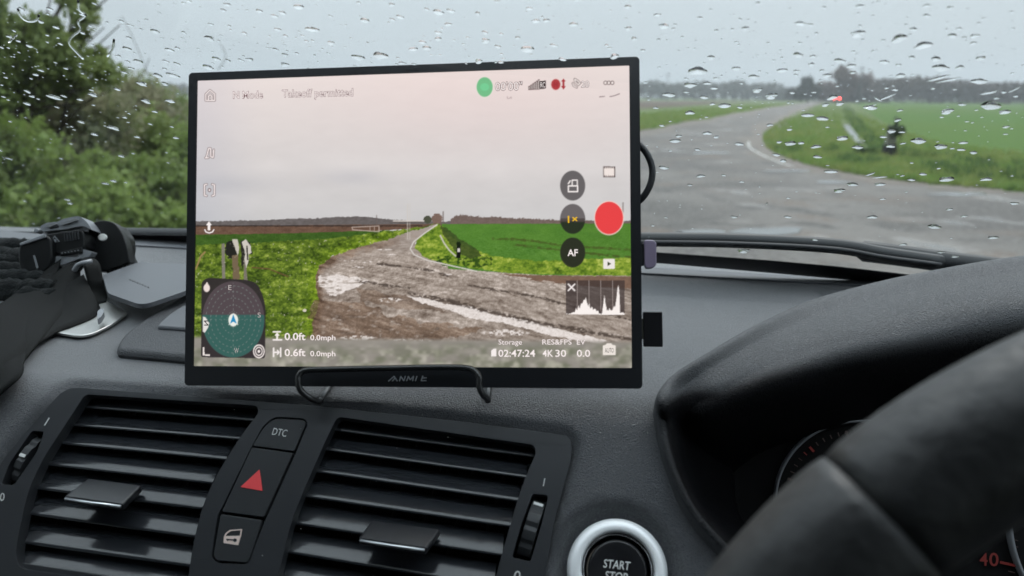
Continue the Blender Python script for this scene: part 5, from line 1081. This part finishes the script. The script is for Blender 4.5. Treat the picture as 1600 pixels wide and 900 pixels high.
fartree(1262, 200, 122, 3.6, FAR1, 'dark rounded tree on the horizon at the end of the lane', 3500); fartree(1322, 210, 112, 4.8, FAR2, 'tall brown bare tree standing over the red tail light', 6000, 1.15); fartree(1291, 215, 124, 3.0, FAR2, 'smaller brown tree between the dark and tall trees', 1500); fartree(1235, 230, 130, 2.2, FAR1, 'small dark tree left of the rounded tree', 900)
# poles
POL = M('pole_wood', (.1, .095, .09), .9)
def pole(px, d, ytop, label, arm=True):
    b = gpt(px, d); zt_ = zpx(ytop, d); e = empty('utility_pole', b, label, 'utility pole', 'utility poles'); tube('shaft', [b, b + np.array([0, 0, zt_])], [.16, .11], POL, e, 8)
    if arm: tube('crossarm', [b + np.array([-.9, 0, zt_ - .5]), b + np.array([.9, 0, zt_ - .5])], .07, POL, e, 6)
pole(1342, 170, 99, 'wooden utility pole against the sky right of the tall brown tree'); pole(1042, 240, 112, 'faint distant utility pole against the sky near the monitor')
# distant car with its red rear lights on
cb_ = G(1307, 161); dcar = empty('distant_car', cb_, 'tiny distant car on the lane with a glowing red tail light', 'car')
def cbx(name, x0, x1, y0, y1, z0, z1, m, tz=0):
    V = [(cb_[0] + x, cb_[1] + y, z) for x, y, z in ((x0, y0, z0), (x1, y0, z0), (x1, y1, z0), (x0, y1, z0), (x0 + tz, y0 + tz, z1), (x1 - tz, y0 + tz, z1), (x1 - tz, y1 - tz, z1), (x0 + tz, y1 - tz, z1))]
    o = mesh(name, V, [(0, 3, 2, 1), (4, 5, 6, 7), (0, 1, 5, 4), (1, 2, 6, 5), (2, 3, 7, 6), (3, 0, 4, 7)], m, dcar); bev(o, .06, 2); return o
CP_ = M('car_paint', (.05, .055, .06), .3, .5); cbx('body', -.85, .85, 0, 4.2, .3, .95, CP_); cbx('cabin', -.75, .75, .3, 3, .94, 1.5, M('car_window', (.02, .025, .03), .15, .6), .25)
RL = M('tail_light_lens', (.5, .03, .03), .4, emit=(1, .1, .08), es=18)
for x0, x1 in ((-.82, -.5), (.5, .82)): slab3('tail_light', [[cb_ + np.array([x, -.03, z]) for x, z in rnd([(x0, .98), (x1, .98), (x1, 1.3), (x0, 1.3)], .06)]], (0, -1, 0), .05, RL, dcar)
for sx_ in (-.8, .8):
    for sy_ in (.7, 3.4): tube('wheel', [cb_ + np.array([sx_ - .1, sy_, .31]), cb_ + np.array([sx_ + .1, sy_, .31])], .31, CAB, dcar, 16)

# ------------------------------------------------------------------ raindrops on the outer face of the windscreen
WAT = bpy.data.materials.new('rain_water'); WAT.use_nodes = True; b = WAT.node_tree.nodes['Principled BSDF']
b.inputs['Transmission Weight'].default_value = 1; b.inputs['IOR'].default_value = 1.33; b.inputs['Roughness'].default_value = 0; b.inputs['Base Color'].default_value = (1, 1, 1, 1)
def drop_shape(r):
    n, m = 24, 7; ph = [r.uniform(0, 6.28) for _ in range(4)]; am = [r.uniform(0, .26) / (j + 1) for j in range(4)]; V = []; F = []
    for j in range(m):
        q = 1 - (j / m) ** 1.25; 
        for i in range(n):
            t = 2 * math.pi * i / n; k = 1 + sum(am[s] * math.sin((s + 2) * t + ph[s]) for s in range(4)); V.append((q * k * math.cos(t), q * k * math.sin(t), (1 - q ** 1.4) if j else 0))
    V.append((0, 0, 1.0)); top = len(V) - 1
    for j in range(m - 1):
        for i in range(n): F.append((j * n + i, j * n + (i + 1) % n, (j + 1) * n + (i + 1) % n, (j + 1) * n + i))
    for i in range(n): F.append(((m - 1) * n + i, (m - 1) * n + (i + 1) % n, top))
    V += [V[i] for i in range(n)]; F.append(tuple(range(top + 1, top + 1 + n))[::-1]); return V, F
protos = []
rr = random.Random(5)
for _ in range(12):
    V, F = drop_shape(rr); me = bpy.data.meshes.new('raindrop'); me.from_pydata(V, [], F); me.polygons.foreach_set('use_smooth', [True] * (len(F) - 1) + [False]); me.materials.append(WAT); protos.append((me, np.array(V), F))
monpoly = [(288, 603), (295, 114), (1000, 88), (1003, 607)]
drops = []
def region(x, y):
    if y < 118 + (0 if x < 1000 else 0):
        return ('raindrop clinging to the glass in front of the hawthorn leaves', 'raindrops over the hawthorn') if x < 170 else (('raindrop showing dark against the pale sky above the monitor', 'raindrops against the sky above the monitor') if x < 1003 else ('raindrop on the glass against the sky right of the monitor', 'raindrops against the sky at the right'))
    if x < 300: return ('small bright raindrop in front of the green hedge bank', 'raindrops over the hedge bank')
    if y < 160: return ('raindrop on the glass in front of the distant woods', 'raindrops over the distant woods')
    if x > 1190 + max(0, y - 255) * 3 and y < 300: return ('raindrop on the glass over the green field and verge', 'raindrops over the green field')
    return ('raindrop on the glass over the wet grey lane', 'raindrops over the lane')
def add_drop(x, y, w, asp=1.0, rot=0.0, hk=.31):
    p = GLS.P(x, y, .00415); pxm = np.linalg.norm(GLS.P(x + 1, y, .004) - GLS.P(x, y, .004)); drops.append((x, y, p, w * .52 * pxm, asp, rot, hk * rr.uniform(.85, 1.3), rr.randrange(12)))
occ = []
def free(x, y, w):
    if x > 280 and x < 1008 and y > 118 - (x - 290) * .04: return False
    for (a, b_, c) in occ:
        if abs(x - a) < (w + c) * .55 and abs(y - b_) < (w + c) * .28: return False
    return True
# the biggest ones where the photo has them
for (x, y, w) in [(1405, 60, 24), (1443, 71, 28), (1340, 53, 24), (1037, 41, 16), (1251, 37, 17), (1247, 86, 15), (1312, 95, 18), (1382, 97, 15), (1330, 103, 13), (1470, 106, 26), (1530, 127, 24), (1488, 56, 15), (1270, 88, 10), (1222, 110, 16), (1090, 111, 28), (1150, 107, 13), (1178, 120, 15), (1078, 133, 18), (1105, 130, 12), (1292, 118, 14), (1045, 148, 18), (1407, 118, 14), (570, 32, 14), (824, 77, 19), (778, 73, 10), (594, 87, 22), (748, 96, 12), (485, 46, 15), (445, 86, 11), (492, 46, 12), (700, 38, 12), (560, 90, 20), (660, 66, 12), (865, 71, 12), (960, 88, 14), (198, 76, 12), (265, 78, 12), (242, 49, 13), (327, 60, 15), (325, 105, 14), (338, 92, 12), (216, 96, 13), (246, 118, 13), (270, 118, 16), (222, 131, 13), (258, 131, 10), (390, 93, 11), (382, 52, 9), (85, 152, 18), (145, 148, 14), (210, 22, 0), (177, 200, 14), (205, 8, 0), (228, 158, 13), (266, 158, 12), (1262, 180, 19), (1312, 162, 14), (1360, 168, 20), (1285, 185, 20), (1548, 165, 30), (1570, 175, 18), (1503, 163, 12), (1480, 174, 20), (1132, 165, 18), (1205, 150, 20), (1078, 176, 14), (1100, 152, 12), (1235, 224, 18), (1275, 229, 16), (1277, 245, 14), (1316, 216, 18), (1340, 230, 16), (1435, 220, 22), (1470, 229, 21), (1505, 223, 14), (1298, 268, 20), (1332, 288, 18), (1375, 288, 17), (1213, 242, 12), (1541, 280, 18), (1479, 280, 24), (1424, 281, 12), (1442, 272, 12), (1155, 225, 14), (1105, 208, 14), (1183, 141, 16), (1363, 339, 16), (1460, 354, 22), (1552, 371, 17), (1231, 339, 12), (1147, 339, 12), (1055, 220, 16), (1037, 262, 14), (1078, 289, 8), (1095, 275, 14), (1470, 394, 14), (1492, 401, 12), (1162, 392, 20)]:
    if w > 0: add_drop(x, y, w * 1.02, rr.uniform(.65, .95), rr.uniform(-.15, .15)); occ.append((x, y, w))
for (x, y, w, ro_) in [(1467, 122, 36, .35), (1482, 125, 34, .3), (1385, 152, 30, .5), (1545, 145, 30, .25), (1585, 140, 22, .6), (1360, 166, 22, .5), (1372, 155, 20, -.4), (1360, 272, 22, .5), (1375, 277, 24, .2), (1198, 318, 10, .8)]: add_drop(x, y, w, .22, ro_ * 1.8, .2); occ.append((x, y, w * .7))
cnt = 0; tries = 0
while cnt < 950 and tries < 40000:
    tries += 1; x = rr.uniform(-30, 1640); y = rr.uniform(-25, 385) ** 1.0
    if x < 300: y = rr.uniform(-10, 350)
    dens = .55 + .45 * math.exp(-((y - 110) / 60) ** 2)
    if x > 1003 and y < 55: dens *= .8
    if x > 1003 and y > 230: dens *= .38
    if x < 300 and y > 250: dens *= .35
    if x > 1003 and y > 372 + max(0, (x - 1200)) * .06: continue
    if rr.random() > dens: continue
    w = min(19, 2.2 + rr.expovariate(1 / 2.4)) if rr.random() < .86 else rr.uniform(7, 17)
    if x < 300: w = min(w * .8, 9)
    if free(x, y, w): add_drop(x, y, w, rr.uniform(.6, 1.0), rr.uniform(-.5, .5) if w < 12 else rr.uniform(-.2, .2)); occ.append((x, y, w)); cnt += 1
# rivulets at the upper left
for pts in ([(122, 0), (124, 16), (134, 24), (122, 34), (126, 46), (112, 58), (108, 68), (120, 82), (130, 92)], [(28, 14), (33, 26), (44, 33), (56, 32), (61, 24)], [(178, 62), (176, 76), (168, 88)], [(20, 60), (14, 66), (26, 55)]):
    rv = tube('water_rivulet', spl([GLS.P(x, y, .0043) for x, y in pts], 4), .0006, WAT, None, 8); tag(rv, None, 'water trail')
    rv['label'] = {122: 'long zigzag water trail running down the glass over the hawthorn', 28: 'curled water trail at the top left corner of the glass', 178: 'short water trail at the right side of the hawthorn', 20: 'tiny water trail near the left edge of the picture'}[pts[0][0]]
nvis = len(drops)
for _ in range(420):      # glass that only shows from a step aside: behind the monitor and beyond the frame
    x, y = (rr.uniform(300, 990), rr.uniform(120, 370)) if _ % 2 else (rr.uniform(-500, 2000), rr.uniform(-260, 360))
    if -30 < x < 1640 and y > -25 and not (300 < x < 990 and y > 120): continue
    add_drop(x, y, min(16, 2.4 + rr.expovariate(1 / 3)), rr.uniform(.6, 1.0), rr.uniform(-.4, .4))
drops = sorted(drops[:nvis], key=lambda d: -d[3]) + drops[nvis:]; SV = []; SF = []; off = 0
for i, (x, y, p, r, asp, rot, hk, k) in enumerate(drops):
    me, V, F = protos[k]; c, s_ = math.cos(rot), math.sin(rot); ax = -(GD * c + GU * s_); ay = -GD * s_ + GU * c
    sx_, sy_, sz_ = r, r * asp, r * hk * (asp ** .5 if asp > .5 else .45) 
    if i < 285:
        o = bpy.data.objects.new('raindrop', me); COL.objects.link(o)
        o.matrix_world = Matrix(((ax[0] * sx_, ay[0] * sy_, GLS.n[0] * sz_, p[0]), (ax[1] * sx_, ay[1] * sy_, GLS.n[1] * sz_, p[1]), (ax[2] * sx_, ay[2] * sy_, GLS.n[2] * sz_, p[2]), (0, 0, 0, 1)))
        lb, gp_ = region(x, y); wpx = r * 2 / np.linalg.norm(GLS.P(x + 1, y) - GLS.P(x, y)); sz = 'large' if wpx > 18 else 'fairly large' if wpx > 14 else 'medium' if wpx > 10 else 'small'
        shp = 'slanted streak-like' if asp < .5 else 'flat oval' if asp < .9 else 'rounded'
        bg_ = {'raindrops over the hawthorn': 'over hawthorn', 'raindrops against the sky above the monitor': 'against sky', 'raindrops against the sky at the right': 'on right-hand sky', 'raindrops over the hedge bank': 'over hedge bank', 'raindrops over the distant woods': 'over distant woods', 'raindrops over the green field': 'over green field', 'raindrops over the lane': 'over grey lane'}[gp_]
        rowp = ('at the very top', 'very high', 'high', 'fairly high', 'level with monitor top', 'just above horizon', 'at horizon', 'just below horizon', 'at middle height', 'fairly low', 'low', 'very low', 'near wiper')[min(12, int(max(0, y) / 28))]
        colp = ('left edge of picture', 'far left', 'left', 'beside monitor left edge', 'monitor left corner', 'monitor left third', 'left of monitor centre', 'monitor centre', 'right of monitor centre', 'monitor right third', 'monitor right corner', 'just right of monitor', 'right of monitor', 'left of lane bend', 'at lane bend', 'left of marker post', 'above hood crest', 'right of marker post', 'far right', 'right edge of picture')[min(19, int(max(0, x) / 80))]
        tag(o, f"{sz} {shp} raindrop {bg_}, {rowp}, {colp}", 'raindrop', gp_)
    else:
        W3 = p + V[:, :1] * ax * sx_ + V[:, 1:2] * ay * sy_ + V[:, 2:3] * GLS.n * sz_; SV.append(W3); SF += [tuple(q + off for q in f) for f in F]; off += len(V)
fine = mesh('fine_raindrops', np.concatenate(SV), SF, WAT, None, True); fine['kind'] = 'stuff'; fine['label'] = 'fine specks of rain scattered over the windscreen'
# ------------------------------------------------------------------ haze
HZ = bpy.data.materials.new('haze'); HZ.use_nodes = True; nt = HZ.node_tree; nt.nodes.clear(); o_ = nt.nodes.new('ShaderNodeOutputMaterial'); pv = nt.nodes.new('ShaderNodeVolumePrincipled')
pv.inputs['Color'].default_value = (.93, .97, 1, 1); pv.inputs['Density'].default_value = .0012; nt.links.new(pv.outputs[0], o_.inputs['Volume'])
V = [(x, y, z) for z in (-1, 40) for x, y in ((-gw - 5, -65), (gw + 5, -65), (gw + 5, gw + 5), (-gw - 5, gw + 5))]
hz_ = mesh('haze', V, [(0, 3, 2, 1), (4, 5, 6, 7), (0, 1, 5, 4), (1, 2, 6, 5), (2, 3, 7, 6), (3, 0, 4, 7)], HZ); hz_['kind'] = 'stuff'; hz_['label'] = 'thin rainy haze filling the air'
